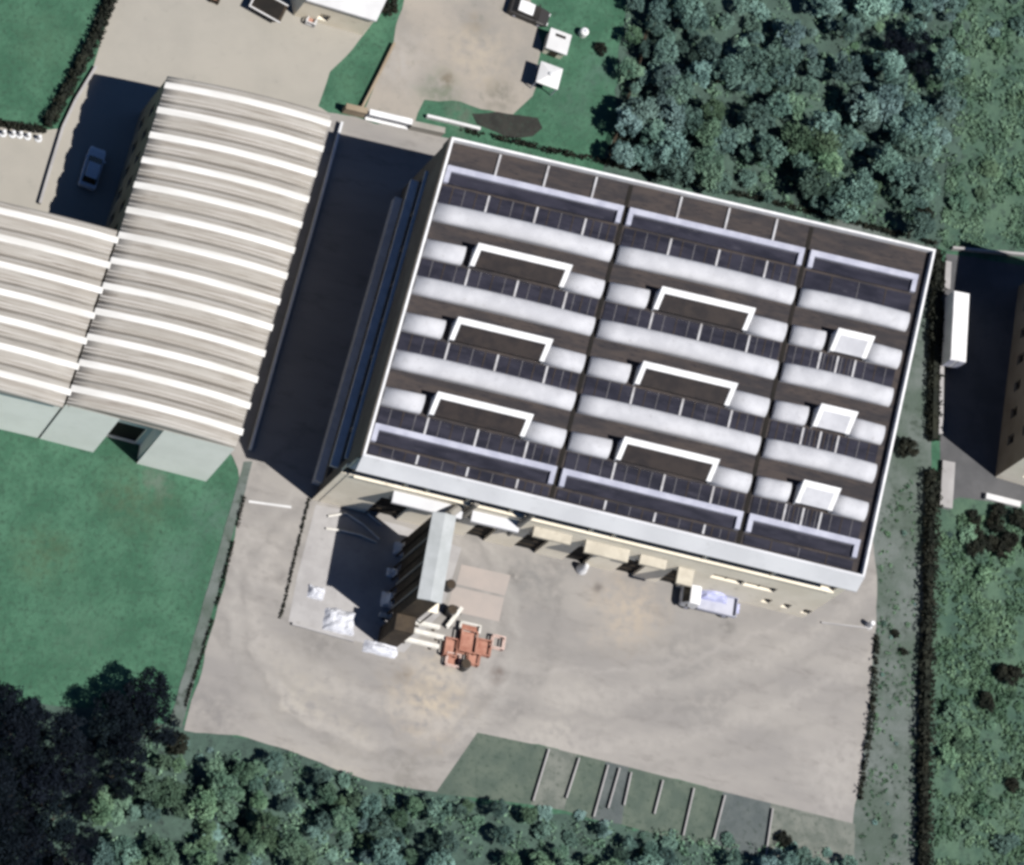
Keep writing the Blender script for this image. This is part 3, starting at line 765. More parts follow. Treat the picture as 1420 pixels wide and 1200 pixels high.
# ------------------------------------------------------------------ vehicles
def wheel(P_, x, y, r, w, parent):
    ring = []
    v = []; f = []; n = 14
    for yy in (y-w/2, y+w/2):
        for i in range(n): t = 2*math.pi*i/n; v.append(P_(x+r*math.cos(t), yy, r+r*math.sin(t)))
    for i in range(n): k = (i+1) % n; f.append((i, k, n+k, n+i))
    f.append(tuple(range(n))); f.append(tuple(range(n, 2*n)))
    o = build('wheel', v, f, M['rubber'], parent)
    v = []; s = 1 if y > 0 else -1
    for yy in (y+s*w/2*.9, y+s*w/2*1.06):
        for i in range(n): t = 2*math.pi*i/n; v.append(P_(x+r*.6*math.cos(t), yy, r+r*.6*math.sin(t)))
    build('rim', v, [(i, (i+1) % n, n+(i+1) % n, n+i) for i in range(n)]+[tuple(range(n)), tuple(range(n, 2*n))], M['trim'], o)


def loft(name, P_, secs, m, parent, bevel=.05):
    """sections (x, half width, z0, z1)"""
    v = []; f = []
    for (x, hw, z0, z1) in secs: v += [P_(x, -hw, z0), P_(x, hw, z0), P_(x, hw, z1), P_(x, -hw, z1)]
    for i in range(len(secs)-1):
        for j in range(4): k = (j+1) % 4; f.append((4*i+j, 4*i+k, 4*i+4+k, 4*i+4+j))
    f.append((0, 1, 2, 3)); q = 4*(len(secs)-1); f.append((q, q+1, q+2, q+3))
    return build(name, v, f, m, parent, bevel)


def car(px, py, rz, label, paint, L=4.3, wd=1.8, z=.03, roof=None, group=None):
    p = W(px, py, z); P_ = oriented(p, rz); c = thing('parked_car', p, label, 'car', group); h = wd/2; k = L/4.3
    body = loft('body', P_, [(-2.15*k, h*.86, .35, .72), (-2.0*k, h*.97, .28, .92), (-.9*k, h, .25, .96), (.8*k, h, .25, .94), (1.7*k, h*.95, .27, .82), (2.12*k, h*.84, .34, .66)], paint, c, .06)
    loft('window_band', P_, [(-1.75*k, h*.78, .93, .98), (-1.35*k, h*.76, .93, 1.36), (.3*k, h*.74, .93, 1.40), (1.05*k, h*.76, .93, .98)], M['winglass'], c, .03)
    loft('roof', P_, [(-1.3*k, h*.68, 1.34, 1.43), (-.5*k, h*.72, 1.38, 1.49), (.28*k, h*.69, 1.36, 1.45)], roof or paint, c, .03)
    for x in (-1.3*k, 1.3*k):
        for y in (-1, 1): wheel(P_, x, y*(h-.1), .32, .2, c)
    for y in (-1, 1):
        hexa('headlight', [P_(x, y*h*.6+yy, zz_) for x in (2.05*k, 2.15*k) for yy in (-.16, .16) for zz_ in (.55, .68)], M['brightwhite'], c)
        hexa('door_mirror', [P_(x, y*(h+.06)+yy, zz_) for x in (.75*k, .9*k) for yy in (-.09, .09) for zz_ in (.95, 1.1)], paint, c)
    return c


B_ANGLE = math.atan2((Q.P(0, 0)-Q.P(0, 1)).y, (Q.P(0, 0)-Q.P(0, 1)).x)
car(126, 236, B_ANGLE, 'pale parked car in the deep shade beside the warehouse', M['carpaint'], L=4.4)
car(731, 20, R(-16), 'dark car with a white roof parked at the top of the gravel lot', M['darkpaint'], L=4.4, roof=M['brightwhite'])

# flatbed lorry in front of the factory
p = W(978, 838, .03); P_ = oriented(p, ROW_ANGLE+math.pi)
t_ = thing('flatbed_truck', p, 'white cab lorry with a lavender blue load by the factory wall', 'truck')
hexa('chassis', [P_(x, y, z) for x in (-2.9, 2.5) for y in (-.45, .45) for z in (.5, .72)], M['darkpaint'], t_)
hexa('load_bed', [P_(x, y, z) for x in (-2.95, 1.15) for y in (-1.0, 1.0) for z in (.74, .9)], M['trim'], t_)
for (x0, x1, y0, y1) in ((-2.95, -2.87, -1, 1), (-2.86, 1.15, -1, -.93), (-2.86, 1.15, .93, 1)):
    hexa('side_board', [P_(x, y, z) for x in (x0, x1) for y in (y0, y1) for z in (.902, 1.3)], M['trim'], t_)
cab = loft('cab', P_, [(1.25, .96, .55, 2.1), (1.5, .98, .5, 2.25), (2.35, .97, .5, 2.2), (2.85, .92, .5, 1.35), (2.95, .9, .52, 1.2)], M['brightwhite'], t_, .06)
loft('windscreen', P_, [(2.42, .8, 1.5, 2.17), (2.88, .78, 1.36, 1.42)], M['winglass'], cab, .0)
for y in (-1, 1):
    hexa('door_mirror', [P_(x, y*1.1+yy, z) for x in (2.4, 2.5) for yy in (-.1, .1) for z in (1.4, 1.8)], M['darkpaint'], cab)
    hexa('headlight', [P_(x, y*.6+yy, z) for x in (2.93, 3.0) for yy in (-.18, .18) for z in (.75, .95)], M['trim'], cab)
for x in (-1.9, 2.1):
    for y in (-1, 1): wheel(P_, x, y*.85, .42, .28, t_)
lump('tarpaulin_load', 986, 826, 2.7, 1.7, .75, M['bluetarp'], 'lavender blue covered load on the lorry bed', 'load', seed=21, z=.93)
lump('tarpaulin_heap', 1012, 842, 2.0, 1.0, .35, M['bluetarp'], 'flat pale blue sheet lying behind the lorry', 'tarpaulin', seed=25)

# white box trailer in the shaded lane
p = (W(1334, 405, 3.3)+W(1329, 500, 3.3))/2; p.z = .03
dv = W(1332, 405, 3.3)-W(1327, 500, 3.3)
P_ = oriented(p, math.atan2(dv.y, dv.x)); LL = dv.length
tr = thing('box_trailer', p, 'long bright white box trailer parked in the shaded lane', 'trailer')
hexa('box', [P_(x, y, z) for x in (-LL/2, LL/2) for y in (-.88, .88) for z in (.95, 3.2)], M['brightwhite'], tr, bevel=.04)
hexa('roof', [P_(x, y, z) for x in (-LL/2+.1, LL/2-.1) for y in (-.82, .82) for z in (3.205, 3.27)], M['brightwhite'], tr)
hexa('chassis', [P_(x, y, z) for x in (-LL/2+.3, LL/2-.3) for y in (-.4, .4) for z in (.6, .94)], M['darkpaint'], tr)
for x in (-LL/2+1.2, -LL/2+2.2):
    for y in (-1, 1): wheel(P_, x, y*.72, .42, .28, tr)
for y in (-.6, .6): hexa('landing_leg', [P_(x, y+yy, z) for x in (LL/2-1.6, LL/2-1.45) for yy in (-.07, .07) for z in (0, .6)], M['darkpaint'], tr)
for y in (-.5, .5): hexa('rear_door', [P_(x, y+yy, z) for x in (-LL/2-.04, -LL/2-.003) for yy in (-.36, .36) for z in (1.05, 3.1)], M['trim'], tr)

# ------------------------------------------------------------------ low walls, gate, fences, small things
def low_wall(pts, w, h, m, label, name='low_wall', cat='wall', group=None, cap=None):
    ps = [W(x, y, 0) for x, y in pts]
    root = thing(name, ps[0], label, cat, group)
    for i in range(len(ps)-1):
        a, b = ps[i], ps[i+1]; d = (b-a).normalized(); n = Vector((-d.y, d.x, 0))*w/2
        hexa('wall_section', [q+s*n+Vector((0, 0, z)) for q in (a+d*.01, b-d*.01) for s in (-1, 1) for z in (0, h)], m, root)
        hexa('coping', [q+s*n*1.25+Vector((0, 0, z)) for q in (a+d*.01, b-d*.01) for s in (-1, 1) for z in (h+.002, h+.1)], cap or m, root)
    return root


low_wall([(472, 172), (428, 330), (384, 485), (345, 625)], .2, .6, M['ledge'], 'pale low wall running along the shaded alley beside the warehouse')
low_wall([(132, 94), (104, 140), (86, 178), (70, 230), (54, 284)], .22, .4, M['greywall'], 'pale curved kerb wall bounding the shaded parking court', cap=M['apron'])
low_wall([(474, 154), (504, 161)], .5, 1.4, M['brownwall'], 'short brown wall stub left of the white gate')
low_wall([(566, 177), (612, 187)], .5, 1.2, M['greywall'], 'short grey wall between the white gate and the factory corner')
low_wall([(590, 163), (620, 170), (664, 181)], .25, .5, M['white'], 'thin pale kerb in the grass behind the factory corner')
low_wall([(1311, 366), (1309, 404)], .5, .8, M['apron'], 'short pale wall at the top of the shaded lane')
low_wall([(1303, 505), (1301, 604)], .35, .6, M['apron'], 'long pale wall along the left side of the shaded lane')
low_wall([(1313, 642), (1309, 706)], 1.1, .5, M['apron'], 'broad pale concrete block at the lower end of the lane')
low_wall([(1364, 690), (1412, 702)], .5, .6, M['white'], 'white low wall in front of the brown building')
low_wall([(1318, 346), (1450, 358)], .2, .6, M['apron'], 'pale wall along the top of the lane under the meadow')
low_wall([(1138, 864), (1206, 872)], .12, .15, M['apron'], 'thin pale kerb from the factory corner to the verge')
low_wall([(545, 62), (524, 105), (500, 152)], .2, .5, M['brownwall'], 'thin brown kerb wall on the left of the gravel drive')
low_wall([(404, 866), (490, 890)], .2, .25, M['apron'], 'pale low kerb closing the lower edge of the apron')
p0, p1 = W(506, 163), W(565, 177)
g = thing('sliding_gate', p0, 'white sliding gate at the upper end of the alley', 'gate')
d = (p1-p0).normalized(); n = Vector((-d.y, d.x, 0))
gl = (p1-p0).length
for z0, z1 in ((.1, .22), (1.55, 1.7)):
    hexa('rail', [p0+d*x+n*y+Vector((0, 0, z)) for x in (0, gl) for y in (-.3, .3) for z in (z0, z1)], M['brightwhite'], g)
for i in range(20):
    x = gl*(i+.5)/20
    hexa('bar', [p0+d*(x+dx)+n*y+Vector((0, 0, z)) for dx in (-.05, .05) for y in (-.05, .05) for z in (.221, 1.549)], M['brightwhite'], g)


def fence(pts, label, h=1.3, m=None, step=1.6, group=None):
    m = m or M['rust']; ps = [W(x, y, 0) for x, y in pts]
    root = thing('fence', ps[0], label, 'fence', group)
    for i in range(len(ps)-1):
        a, b = ps[i], ps[i+1]; d = b-a; k = max(1, int(d.length/step)); u = d.normalized(); n = Vector((-u.y, u.x, 0))
        for j in range(k+(i == len(ps)-2)):
            q = a+d*(j/k)
            hexa('post', [q+u*x+n*y+Vector((0, 0, z)) for x in (-.08, .08) for y in (-.08, .08) for z in (0, h)], m, root)
        for z in (.35, .75, h-.15):
            hexa('rail', [q+n*y+Vector((0, 0, z+zz_)) for q in (a, b) for y in (.082, .15) for zz_ in (-.07, .07)], m, root)
    return root


fence([(906, -20), (884, 82), (838, 226)], 'dark rail fence between the grass and the wood')

for x, y, lab in ((4, 186, 'leftmost white bollard on the edge of the pale court'), (17, 187, 'second white bollard from the left on the court edge'), (27, 188, 'third white bollard from the left on the court edge'),
                  (38, 190, 'fourth white bollard from the left on the court edge'), (53, 193, 'rightmost and brightest white bollard on the court edge')):
    p = W(x, y, .02); b_ = thing('bollard', p, lab, 'bollard', 'white bollards on the court edge')
    lathe('post', p, [(.2, 0), (.2, .75), (.16, .85)], M['brightwhite'], b_, 10); lathe('base', p, [(.38, 0), (.38, .1), (.22, .14)], M['ledge'], b_, 10)

# dark skip with a pale rim and a small crate on the court
p = W(368, 14, .03); P_ = oriented(p, R(-24)); sk = thing('skip_container', p, 'dark open skip with a pale rim on the upper court', 'skip')
v = []
hexa('tub', [P_(x*(.8 if z == 0 else 1), y*(.8 if z == 0 else 1), z) for x in (-1.6, 1.6) for y in (-.95, .95) for z in (0, 1.2)], M['rust'], sk)
for (x0, x1, y0, y1) in ((-1.75, 1.75, -1.1, -.96), (-1.75, 1.75, .96, 1.1), (-1.75, -1.61, -.955, .955), (1.61, 1.75, -.955, .955)):
    hexa('rim', [P_(x, y, z) for x in (x0, x1) for y in (y0, y1) for z in (1.1, 1.24)], M['white'] if y1 < 0 or x0 < -1.7 else M['rust'], sk)
hexa('rubble', [P_(x, y, z) for x in (-1.5, 1.5) for y in (-.85, .85) for z in (1.201, 1.22)], M['dark'], sk)
crate(430, 31, .9, .8, .8, M['white'], 'small white crate with dark contents near the skip', .5, group='court crates', rz=R(-15))
crate(297, 0, .8, .7, .7, M['rust'], 'small dark crate at the top edge of the court', .5, group='court crates', rz=R(-15))

# white shed, gazebo and tank on the grass
p = W(767, 66, .02); P_ = oriented(p, R(-14)); sh = thing('garden_shed', p, 'white shed with a dark roof slot beside the gravel lot', 'shed')
hexa('wall', [P_(x, y, z) for x in (-1.0, 1.0) for y in (-1.0, 1.0) for z in (0, 1.6)], M['cream'], sh)
hexa('roof', [P_(x, y, z) for x in (-1.15, 1.15) for y in (-1.15, 1.15) for z in (1.602, 1.8)], M['white'], sh)
hexa('roof_slot', [P_(x, y, z) for x in (-.5, .6) for y in (.45, .75) for z in (1.79, 1.83)], M['dark'], sh)
hexa('door', [P_(x, y, z) for x in (-.4, .4) for y in (-1.05, -1.003) for z in (0, 1.45)], M['rust'], sh)
p = W(753, 114, .02); P_ = oriented(p, R(-14)); gz = thing('gazebo', p, 'square white gazebo below the white shed', 'gazebo')
build('canopy', [P_(x, y, z) for (x, y, z) in ((-1.2, -1.2, 2.0), (1.2, -1.2, 2.0), (1.2, 1.2, 2.0), (-1.2, 1.2, 2.0), (0, 0, 2.45))], [(0, 1, 4), (1, 2, 4), (2, 3, 4), (3, 0, 4), (0, 1, 2, 3)], M['white'], gz)
for x in (-1.1, 1.1):
    for y in (-1.1, 1.1): hexa('leg', [P_(x+a, y+b, z) for a in (-.05, .05) for b in (-.05, .05) for z in (0, 1.99)], M['trim'], gz)
lathe('finial', P_(0, 0, 2.44), [(.22, 0), (.22, .06), (.05, .12)], M['ledge'], gz, 8)
p = W(807, 48, .0); wt = thing('water_tank', p, 'small white water tank on the grass near the shed', 'tank')
lathe('tank', p, [(.4, 0), (.45, .1), (.45, .9), (.3, 1.05)], M['brightwhite'], wt); lathe('cap', p+Vector((0, 0, 1.052)), [(.14, 0), (.14, .07), (.1, .08)], M['trim'], wt, 8)
# white cone-shaped bin at the factory doors
p = W(806, 790, .03); bn = thing('waste_bin', p, 'white conical bin standing between two factory doors', 'bin')
lathe('body', p, [(.55, 0), (.6, .1), (.3, 1.5), (.2, 1.6)], M['brightwhite'], bn); lathe('lid', p+Vector((0, 0, 1.602)), [(.24, 0), (.2, .1), (.05, .16)], M['white'], bn, 10)
p = W(1204, 868, .03); bp = thing('gate_post', p, 'white gate post at the right corner of the yard', 'post')
lathe('post', p, [(.28, 0), (.28, 1.2), (.2, 1.3)], M['brightwhite'], bp, 8); lathe('foot', p, [(.42, 0), (.42, .12), (.3, .14)], M['ledge'], bp, 8)

# a painted shadow and garden beds
sheet('painted_shadow', [(655, 158), (690, 156), (745, 164), (752, 178), (738, 190), (706, 192), (690, 184), (662, 172)], .026, M['shadow_patch'], jitter=.12, seed=51)  # flat dark sheet painting a shadow on the grass
bed_x = [(662, 1016, 604, 1100), (758, 1036, 736, 1116), (800, 1046, 782, 1124), (840, 1056, 820, 1136), (872, 1064, 862, 1144), (960, 1087, 944, 1166), (1003, 1098, 987, 1172), (1069, 1114, 1058, 1192), (1186, 1143, 1184, 1200)]
for i in range(len(bed_x)-1):
    a, b = bed_x[i], bed_x[i+1]
    sheet('garden_bed', [(a[0], a[1]), (b[0], b[1]), (b[2], b[3]), (a[2], a[3])], .036, M[('bed', 'bedpale', 'bed', 'bedblue', 'bed', 'bed', 'bedblue', 'bedpale')[i]])
kerbs = [((760, 1040), (738, 1112)), ((802, 1052), (784, 1108)), ((842, 1062), (822, 1134)), ((858, 1066), (842, 1122)), ((874, 1072), (864, 1118)), ((918, 1083), (906, 1130)), ((961, 1094), (946, 1160)), ((1004, 1104), (988, 1166)), ((1070, 1122), (1060, 1190))]
for i, (a, b) in enumerate(kerbs):
    low_wall([a, b], .12, .3, M['bedpale'], '%s pale kerb from the left between the garden beds below the yard' % ('first', 'second', 'third', 'fourth', 'fifth', 'sixth', 'seventh', 'eighth', 'ninth')[i],
             name='bed_kerb', cat='kerb', group='garden bed kerbs', cap=M['apron'])

# ------------------------------------------------------------------ vegetation
def leaf_quads(rg, c, n, rad, size, v, f, squash=.8):
    for _ in range(n):
        while True:
            d = Vector((rg.uniform(-1, 1), rg.uniform(-1, 1), rg.uniform(-1, 1)))
            if .05 < d.length < 1: break
        q = c+Vector((d.x*rad, d.y*rad, d.z*rad*squash))
        nrm = (d.normalized()*.7+Vector((rg.uniform(-1, 1), rg.uniform(-1, 1), rg.uniform(-.2, 1.1)))).normalized()
        t = nrm.orthogonal().normalized(); t = Matrix.Rotation(rg.uniform(0, 6.28), 3, nrm) @ t; b = nrm.cross(t)
        s = size*rg.uniform(.6, 1.3); k = len(v)
        v += [q+t*s, q+b*s*.6, q-t*s, q-b*s*.6]; f.append((k, k+1, k+2, k+3))


def crown_mesh(seed, rad, zc, m, clumps=52, leaves=40, size=.15, squash=.75):
    rg = random.Random(seed); v = []; f = []
    lob = [(rg.uniform(0, 6.28), rg.uniform(.15, .5)) for _ in range(4)]
    for i in range(clumps):
        a = rg.uniform(0, 6.28); el = math.asin(rg.uniform(-.45, 1)); r = rad*(.45+.5*rg.random()**.6)
        for (la, lm) in lob: r *= 1-lm*.5*max(0, math.cos(a-la))**6
        c = Vector((r*math.cos(a)*math.cos(el), r*math.sin(a)*math.cos(el), zc+r*squash*math.sin(el)))
        leaf_quads(rg, c, leaves, rad*.26, size, v, f)
    me = bpy.data.meshes.new('crown'); me.from_pydata([tuple(q) for q in v], [], f); me.materials.append(m)
    return me


def trunk_mesh(seed, h, r):
    rg = random.Random(seed); mb = MB(); pts = [Vector((0, 0, 0))]
    n = 7
    v = []; f = []
    def limb(a, b, r0, r1):
        d = (b-a).normalized(); x = d.orthogonal().normalized(); y = d.cross(x); k = len(v)
        for c, rr in ((a, r0), (b, r1)):
            for i in range(n): t = 2*math.pi*i/n; v.append(c+x*rr*math.cos(t)+y*rr*math.sin(t))
        for i in range(n): j = (i+1) % n; f.append((k+i, k+j, k+n+j, k+n+i))
    a = Vector((0, 0, 0)); b = Vector((rg.uniform(-.15, .15), rg.uniform(-.15, .15), h*.55))
    limb(a, b, r, r*.7)
    for i in range(5):
        t = 2*math.pi*i/5+rg.uniform(-.4, .4)
        limb(b, b+Vector((math.cos(t)*h*.3, math.sin(t)*h*.3, h*rg.uniform(.2, .42))), r*.5, r*.12)
    me = bpy.data.meshes.new('trunk'); me.from_pydata([tuple(q) for q in v], [], f); me.materials.append(M['bark'])
    return me


TREES = {}
for kind, m, h, rad in (('teal', 'leaf_teal', 4.6, 1.75), ('green', 'leaf_green', 4.4, 1.75), ('grey', 'leaf_grey', 4.4, 1.6), ('dark', 'leaf_shade', 8.0, 2.3)):
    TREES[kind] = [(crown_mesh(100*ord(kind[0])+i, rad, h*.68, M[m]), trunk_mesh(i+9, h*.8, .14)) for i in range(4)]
SHRUB = {k: [crown_mesh(700*ord(k[0])+i, 1.0, .55, M[m], clumps=32, leaves=32, size=.125, squash=.6) for i in range(4)] for k, m in (('teal', 'leaf_teal'), ('green', 'leaf_green'), ('grey', 'leaf_grey'), ('dark', 'leaf_dark'))}
STEM = trunk_mesh(77, .8, .06)


def plant(px, py, kind, scale, label, cat='tree', group=None, name='tree', sz=1.0, shrub=False, at_z=0.0):
    z_c = 0 if shrub else (5.4 if kind == 'dark' else 3.0)*scale*sz       # px, py point at the crown
    q = W(px, py, z_c); q.z = at_z
    r = thing(name, q, label, cat, group)
    r.rotation_euler = (0, 0, rnd.uniform(0, 6.28)); r.scale = (scale, scale*rnd.uniform(.85, 1.15), scale*sz)
    if shrub: parts = (('foliage', rnd.choice(SHRUB[kind])), ('stem', STEM))
    else:
        cr, tk = rnd.choice(TREES[kind]); parts = (('crown', cr), ('trunk', tk))
    for nm, me in parts:
        o = bpy.data.objects.new(nm, me); COL.objects.link(o); o.parent = r
    return r


def inside(x, y, poly):
    c = False; j = len(poly)-1
    for i in range(len(poly)):
        (xi, yi), (xj, yj) = poly[i], poly[j]
        if (yi > y) != (yj > y) and x < (xj-xi)*(y-yi)/(yj-yi)+xi: c = not c
        j = i
    return c


def scatter(poly, n, dmin, fn, avoid=(), clump=None):
    xs = [p[0] for p in poly]; ys = [p[1] for p in poly]; got = []; tries = 0
    while len(got) < n and tries < n*60:
        tries += 1
        x, y = rnd.uniform(min(xs), max(xs)), rnd.uniform(min(ys), max(ys))
        if not inside(x, y, poly): continue
        if any((x-a)**2+(y-b)**2 < dmin**2 for a, b in got): continue
        if any((x-a)**2+(y-b)**2 < c*c for a, b, c in avoid): continue
        if clump is not None and noise.noise(Vector((x*.016, y*.016, clump)))+.5*noise.noise(Vector((x*.045, y*.045, clump+3))) < -.12: continue
        got.append((x, y)); fn(x, y)


KINDNAME = {'teal': 'blue-green', 'green': 'leaf-green', 'grey': 'pale grey-green', 'dark': 'shade-coloured'}


def part_of(v, a, b, names=('left', 'middle', 'right')):
    return names[min(len(names)-1, max(0, int((v-a)/(b-a)*len(names))))]


PARTS = ('far left', 'left', 'middle', 'right', 'far right')


def height_of(y):
    if y < 400: return 'upper' if y < 80 else ('central' if y < 165 else 'lower')
    if y < 900: return 'upper'
    return 'upper' if y < 1070 else ('central' if y < 1140 else 'lower')


def wood_tree(x, y, kind, sc, where, group, a, b, extra=''):
    size = 'small' if sc < .62 else ('medium' if sc < .85 else 'large')
    plant(x, y, kind, sc, '%s %s tree, %s %s part of %s' % (size, KINDNAME[kind], height_of(y), part_of(x, a, b, PARTS), where), group=group)


def low_bush(x, y, kind, sc, where, group, a, b):
    size = 'small' if sc < .6 else 'spreading'
    plant(x, y, kind, sc, '%s %s bush in the %s %s part of %s' % (size, KINDNAME[kind], height_of(y), part_of(x, a, b), where), 'bush', group, 'bush', shrub=True, sz=rnd.uniform(.6, 1.0))


def pick(x, y, pal, f=.008, seed=0):
    v = noise.noise(Vector((x*f, y*f, seed)))+rnd.uniform(-.25, .25)
    return pal[min(len(pal)-1, max(0, int((v*.9+.5)*len(pal))))]


north = [(885, -10), (1325, -10), (1330, 120), (1295, 250), (1280, 315), (1130, 295), (960, 245), (862, 215), (868, 150)]
gaps = [(1245, 60, 24), (1060, 60, 20), (1150, 120, 20), (1040, 180, 24), (1200, 280, 26), (930, 190, 34), (1010, 30, 20), (1100, 230, 18), (1290, 180, 26), (980, 110, 18)]
scatter(north, 150, 18, lambda x, y: wood_tree(x, y, pick(x, y, ['grey', 'teal', 'teal', 'green']), rnd.choice([rnd.uniform(.35, .6), rnd.uniform(.5, .9), rnd.uniform(.8, 1.15)]), 'the wood behind the factory', 'trees in the wood behind the factory', 868, 1330), clump=1.7)
scatter(north, 62, 18, lambda x, y: low_bush(x, y, pick(x, y, ['grey', 'teal', 'green'], seed=4), rnd.uniform(.4, 1.25), 'the wood behind the factory', 'scrub bushes in the wood', 868, 1330))
scatter([(1222, 28), (1290, 30), (1285, 105), (1235, 95)], 5, 20, lambda x, y: wood_tree(x, y, 'dark', rnd.uniform(.45, .6), 'the wood behind the factory', 'shade stand-in trees in the wood', 868, 1330))  # near-black cluster added in place of a shadowed gap
scatter([(1330, -10), (1425, -10), (1425, 320), (1300, 330), (1320, 200)], 38, 12, lambda x, y: low_bush(x, y, pick(x, y, ['green', 'green', 'teal'], seed=2), rnd.choice([rnd.uniform(.2, .5), rnd.uniform(.5, 1.2)]),
        'the bright meadow at the upper right', 'bushes in the upper right meadow', 1300, 1425))
south_p = [(250, 1045), (400, 1055), (470, 1090), (600, 1112), (700, 1122), (760, 1130), (880, 1160), (1050, 1182), (1180, 1190), (1180, 1215), (100, 1215), (140, 1080)]
scatter(south_p, 100, 21, lambda x, y: wood_tree(x, y, pick(x, y, ['grey', 'teal', 'teal', 'green'] if x > 500 else ['teal', 'green', 'green'], seed=9), rnd.choice([rnd.uniform(.4, .6), rnd.uniform(.55, 1.0)]),
        'the wooded bank below the yard', 'trees below the yard', 100, 1180), clump=5.2)
scatter([(250, 1020), (330, 1026), (470, 1078), (610, 1104), (740, 1118), (900, 1150), (1060, 1170), (1180, 1160), (1180, 1200), (200, 1200)], 62, 17,
        lambda x, y: low_bush(x, y, pick(x, y, ['grey', 'teal', 'green'], seed=5), rnd.uniform(.3, 1.1), 'the wooded bank below the yard', 'scrub bushes below the yard', 200, 1180))
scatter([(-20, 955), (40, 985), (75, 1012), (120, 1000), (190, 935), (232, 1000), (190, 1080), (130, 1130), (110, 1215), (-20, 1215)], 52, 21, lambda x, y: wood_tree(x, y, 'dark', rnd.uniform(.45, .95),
        'the shaded lower left corner', 'shade stand-in trees at the lower left', -20, 235))  # near-black crowns stand in for the deep shade of this corner
scatter([(1312, 720), (1425, 780), (1425, 1215), (1308, 1215)], 44, 15, lambda x, y: low_bush(x, y, pick(x, y, ['green', 'green', 'teal'], seed=3), rnd.choice([rnd.uniform(.15, .4), rnd.uniform(.3, .6), rnd.uniform(.6, 1.2)]),
        'the rough meadow at the lower right', 'bushes in the lower right meadow', 1308, 1425))
scatter([(1222, 700), (1270, 660), (1272, 1190), (1200, 1190)], 24, 16, lambda x, y: low_bush(x, y, pick(x, y, ['grey', 'green', 'teal'], seed=6), rnd.uniform(.12, .4),
        'the verge beside the yard', 'bushes on the verge', 1200, 1272))
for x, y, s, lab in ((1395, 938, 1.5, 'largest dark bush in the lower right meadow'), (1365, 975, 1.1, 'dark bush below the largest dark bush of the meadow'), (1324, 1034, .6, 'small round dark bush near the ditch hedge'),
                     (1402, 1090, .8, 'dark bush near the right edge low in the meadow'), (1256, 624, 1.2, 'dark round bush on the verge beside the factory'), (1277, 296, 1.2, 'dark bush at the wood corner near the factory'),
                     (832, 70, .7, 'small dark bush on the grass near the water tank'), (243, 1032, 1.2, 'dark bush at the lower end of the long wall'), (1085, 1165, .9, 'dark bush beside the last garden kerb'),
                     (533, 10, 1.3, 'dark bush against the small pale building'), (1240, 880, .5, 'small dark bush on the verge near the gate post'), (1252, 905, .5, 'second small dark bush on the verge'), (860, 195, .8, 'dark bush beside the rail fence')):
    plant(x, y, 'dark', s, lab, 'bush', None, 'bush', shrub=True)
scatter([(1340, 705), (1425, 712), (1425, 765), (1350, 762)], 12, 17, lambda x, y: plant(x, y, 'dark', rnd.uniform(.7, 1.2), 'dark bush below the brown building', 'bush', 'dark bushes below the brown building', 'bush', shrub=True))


def hedge(pts, w, h, m, label, dens=55, size=.17):
    ps = [W(x, y, 0) for x, y in pts]; root = thing('hedge', ps[0], label, 'hedge'); rg = random.Random(len(label)); v = []; f = []
    for i in range(len(ps)-1):
        a, b = ps[i], ps[i+1]; L = (b-a).length; d = (b-a)/L; n = Vector((-d.y, d.x, 0))
        for _ in range(int(L*dens)):
            hh = h*(.8+.4*noise.noise(a+d*rg.random()))
            c = a+d*rg.uniform(0, L)+n*(rg.uniform(-.5, .5)*w*1.1)+Vector((0, 0, rg.uniform(.15, 1)*hh))
            if noise.noise(c*.35) < -.28 and w < .6: continue
            leaf_quads(rg, c, 3, min(.2, w*.7), size, v, f)
        if w > .6: hexa('stems', [q+s*n*w*.22+Vector((0, 0, z)) for q in (a, b) for s in (-1, 1) for z in (0, h*.6)], M['leaf_dark'], root)
    me = build('foliage', v, f, m, root)
    return root


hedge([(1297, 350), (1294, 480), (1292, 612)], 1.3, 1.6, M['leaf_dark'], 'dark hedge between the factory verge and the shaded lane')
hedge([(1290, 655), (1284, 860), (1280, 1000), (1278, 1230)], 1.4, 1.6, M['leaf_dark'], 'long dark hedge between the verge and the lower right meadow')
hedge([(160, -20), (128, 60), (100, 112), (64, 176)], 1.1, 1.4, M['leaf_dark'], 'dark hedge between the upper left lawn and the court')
hedge([(1215, 880), (1208, 985), (1200, 1050), (1190, 1110)], .45, .7, M['leaf_dark'], 'thin dark hedge along the right side of the yard', dens=16)
hedge([(428, 692), (420, 725), (408, 775), (398, 820), (388, 858)], .16, .3, M['leaf_dark'], 'thin dark overgrown strip between the access road and the apron', dens=30, size=.1)
hedge([(338, 690), (322, 756), (300, 838), (282, 900), (262, 960), (244, 1028)], .2, .34, M['leaf_dark'], 'long thin dark hedge between the lawn and the access road', dens=30, size=.1)
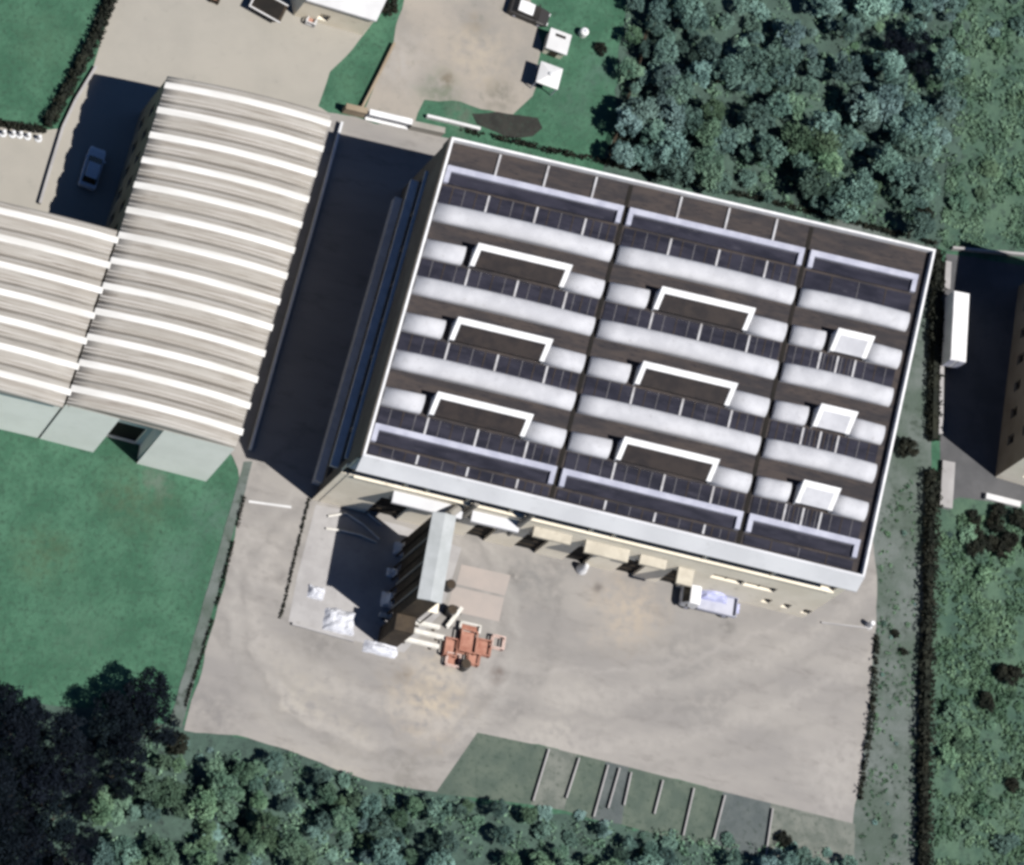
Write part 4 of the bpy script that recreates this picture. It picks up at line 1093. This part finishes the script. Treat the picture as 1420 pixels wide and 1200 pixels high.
hedge([(636, 180), (760, 209), (960, 254), (1180, 309), (1296, 339)], .35, .8, M['leaf_dark'], 'long thin dark hedge close behind the factory', dens=18)
hedge([(-10, 172), (30, 178), (62, 182)], .5, .9, M['leaf_dark'], 'thin dark hedge along the lower edge of the upper left lawn')


def rough_grass(name, poly, n, m, label, h=.35, size=.2, seed=1):
    """uncountable tufts: one object"""
    rg = random.Random(seed); v = []; f = []
    xs = [p[0] for p in poly]; ys = [p[1] for p in poly]
    while len(f) < n:
        x, y = rg.uniform(min(xs), max(xs)), rg.uniform(min(ys), max(ys))
        if not inside(x, y, poly): continue
        if noise.noise(Vector((x*.03, y*.03, seed)))+rg.uniform(-.35, .35) < -.05: continue
        c = W(x, y, 0)
        leaf_quads(rg, c+Vector((0, 0, h*.45)), rg.randint(4, 12), h*rg.uniform(.6, 1.4), size*rg.uniform(.6, 1.2), v, f, squash=.6)
    o = build(name, v, f, m)
    return tag(o, label, 'grass', None, 'stuff')


rough_grass('rough_grass', [(1325, -20), (1440, -20), (1440, 345), (1300, 340), (1320, 180)], 9000, M['leaf_green'], 'rough tufted grass of the bright upper right meadow', seed=3)
rough_grass('rough_grass', [(1302, 715), (1440, 715), (1440, 1220), (1296, 1220)], 16000, M['leaf_green'], 'rough tufted grass of the lower right meadow', seed=4)
rough_grass('undergrowth', [(872, -20), (1330, -20), (1330, 140), (1290, 325), (1130, 300), (845, 222)], 9000, M['leaf_green'], 'blue-green undergrowth between the trees behind the factory', h=.55, size=.2, seed=5)
rough_grass('undergrowth', [(150, 1030), (400, 1045), (600, 1105), (880, 1150), (1180, 1185), (1190, 1215), (100, 1215)], 7000, M['leaf_green'], 'blue-green undergrowth of the wooded bank below the yard', h=.55, size=.2, seed=6)
rough_grass('rough_grass', [(1222, 700), (1268, 660), (1272, 1200), (1190, 1200), (1190, 1150), (1212, 1000)], 2500, M['leaf_green'], 'sparse grey-green weeds on the verge beside the yard', h=.2, size=.14, seed=7)
sheet('road_marking', [(345, 694), (404, 702), (404, 705), (345, 697)], .036, M['white'])
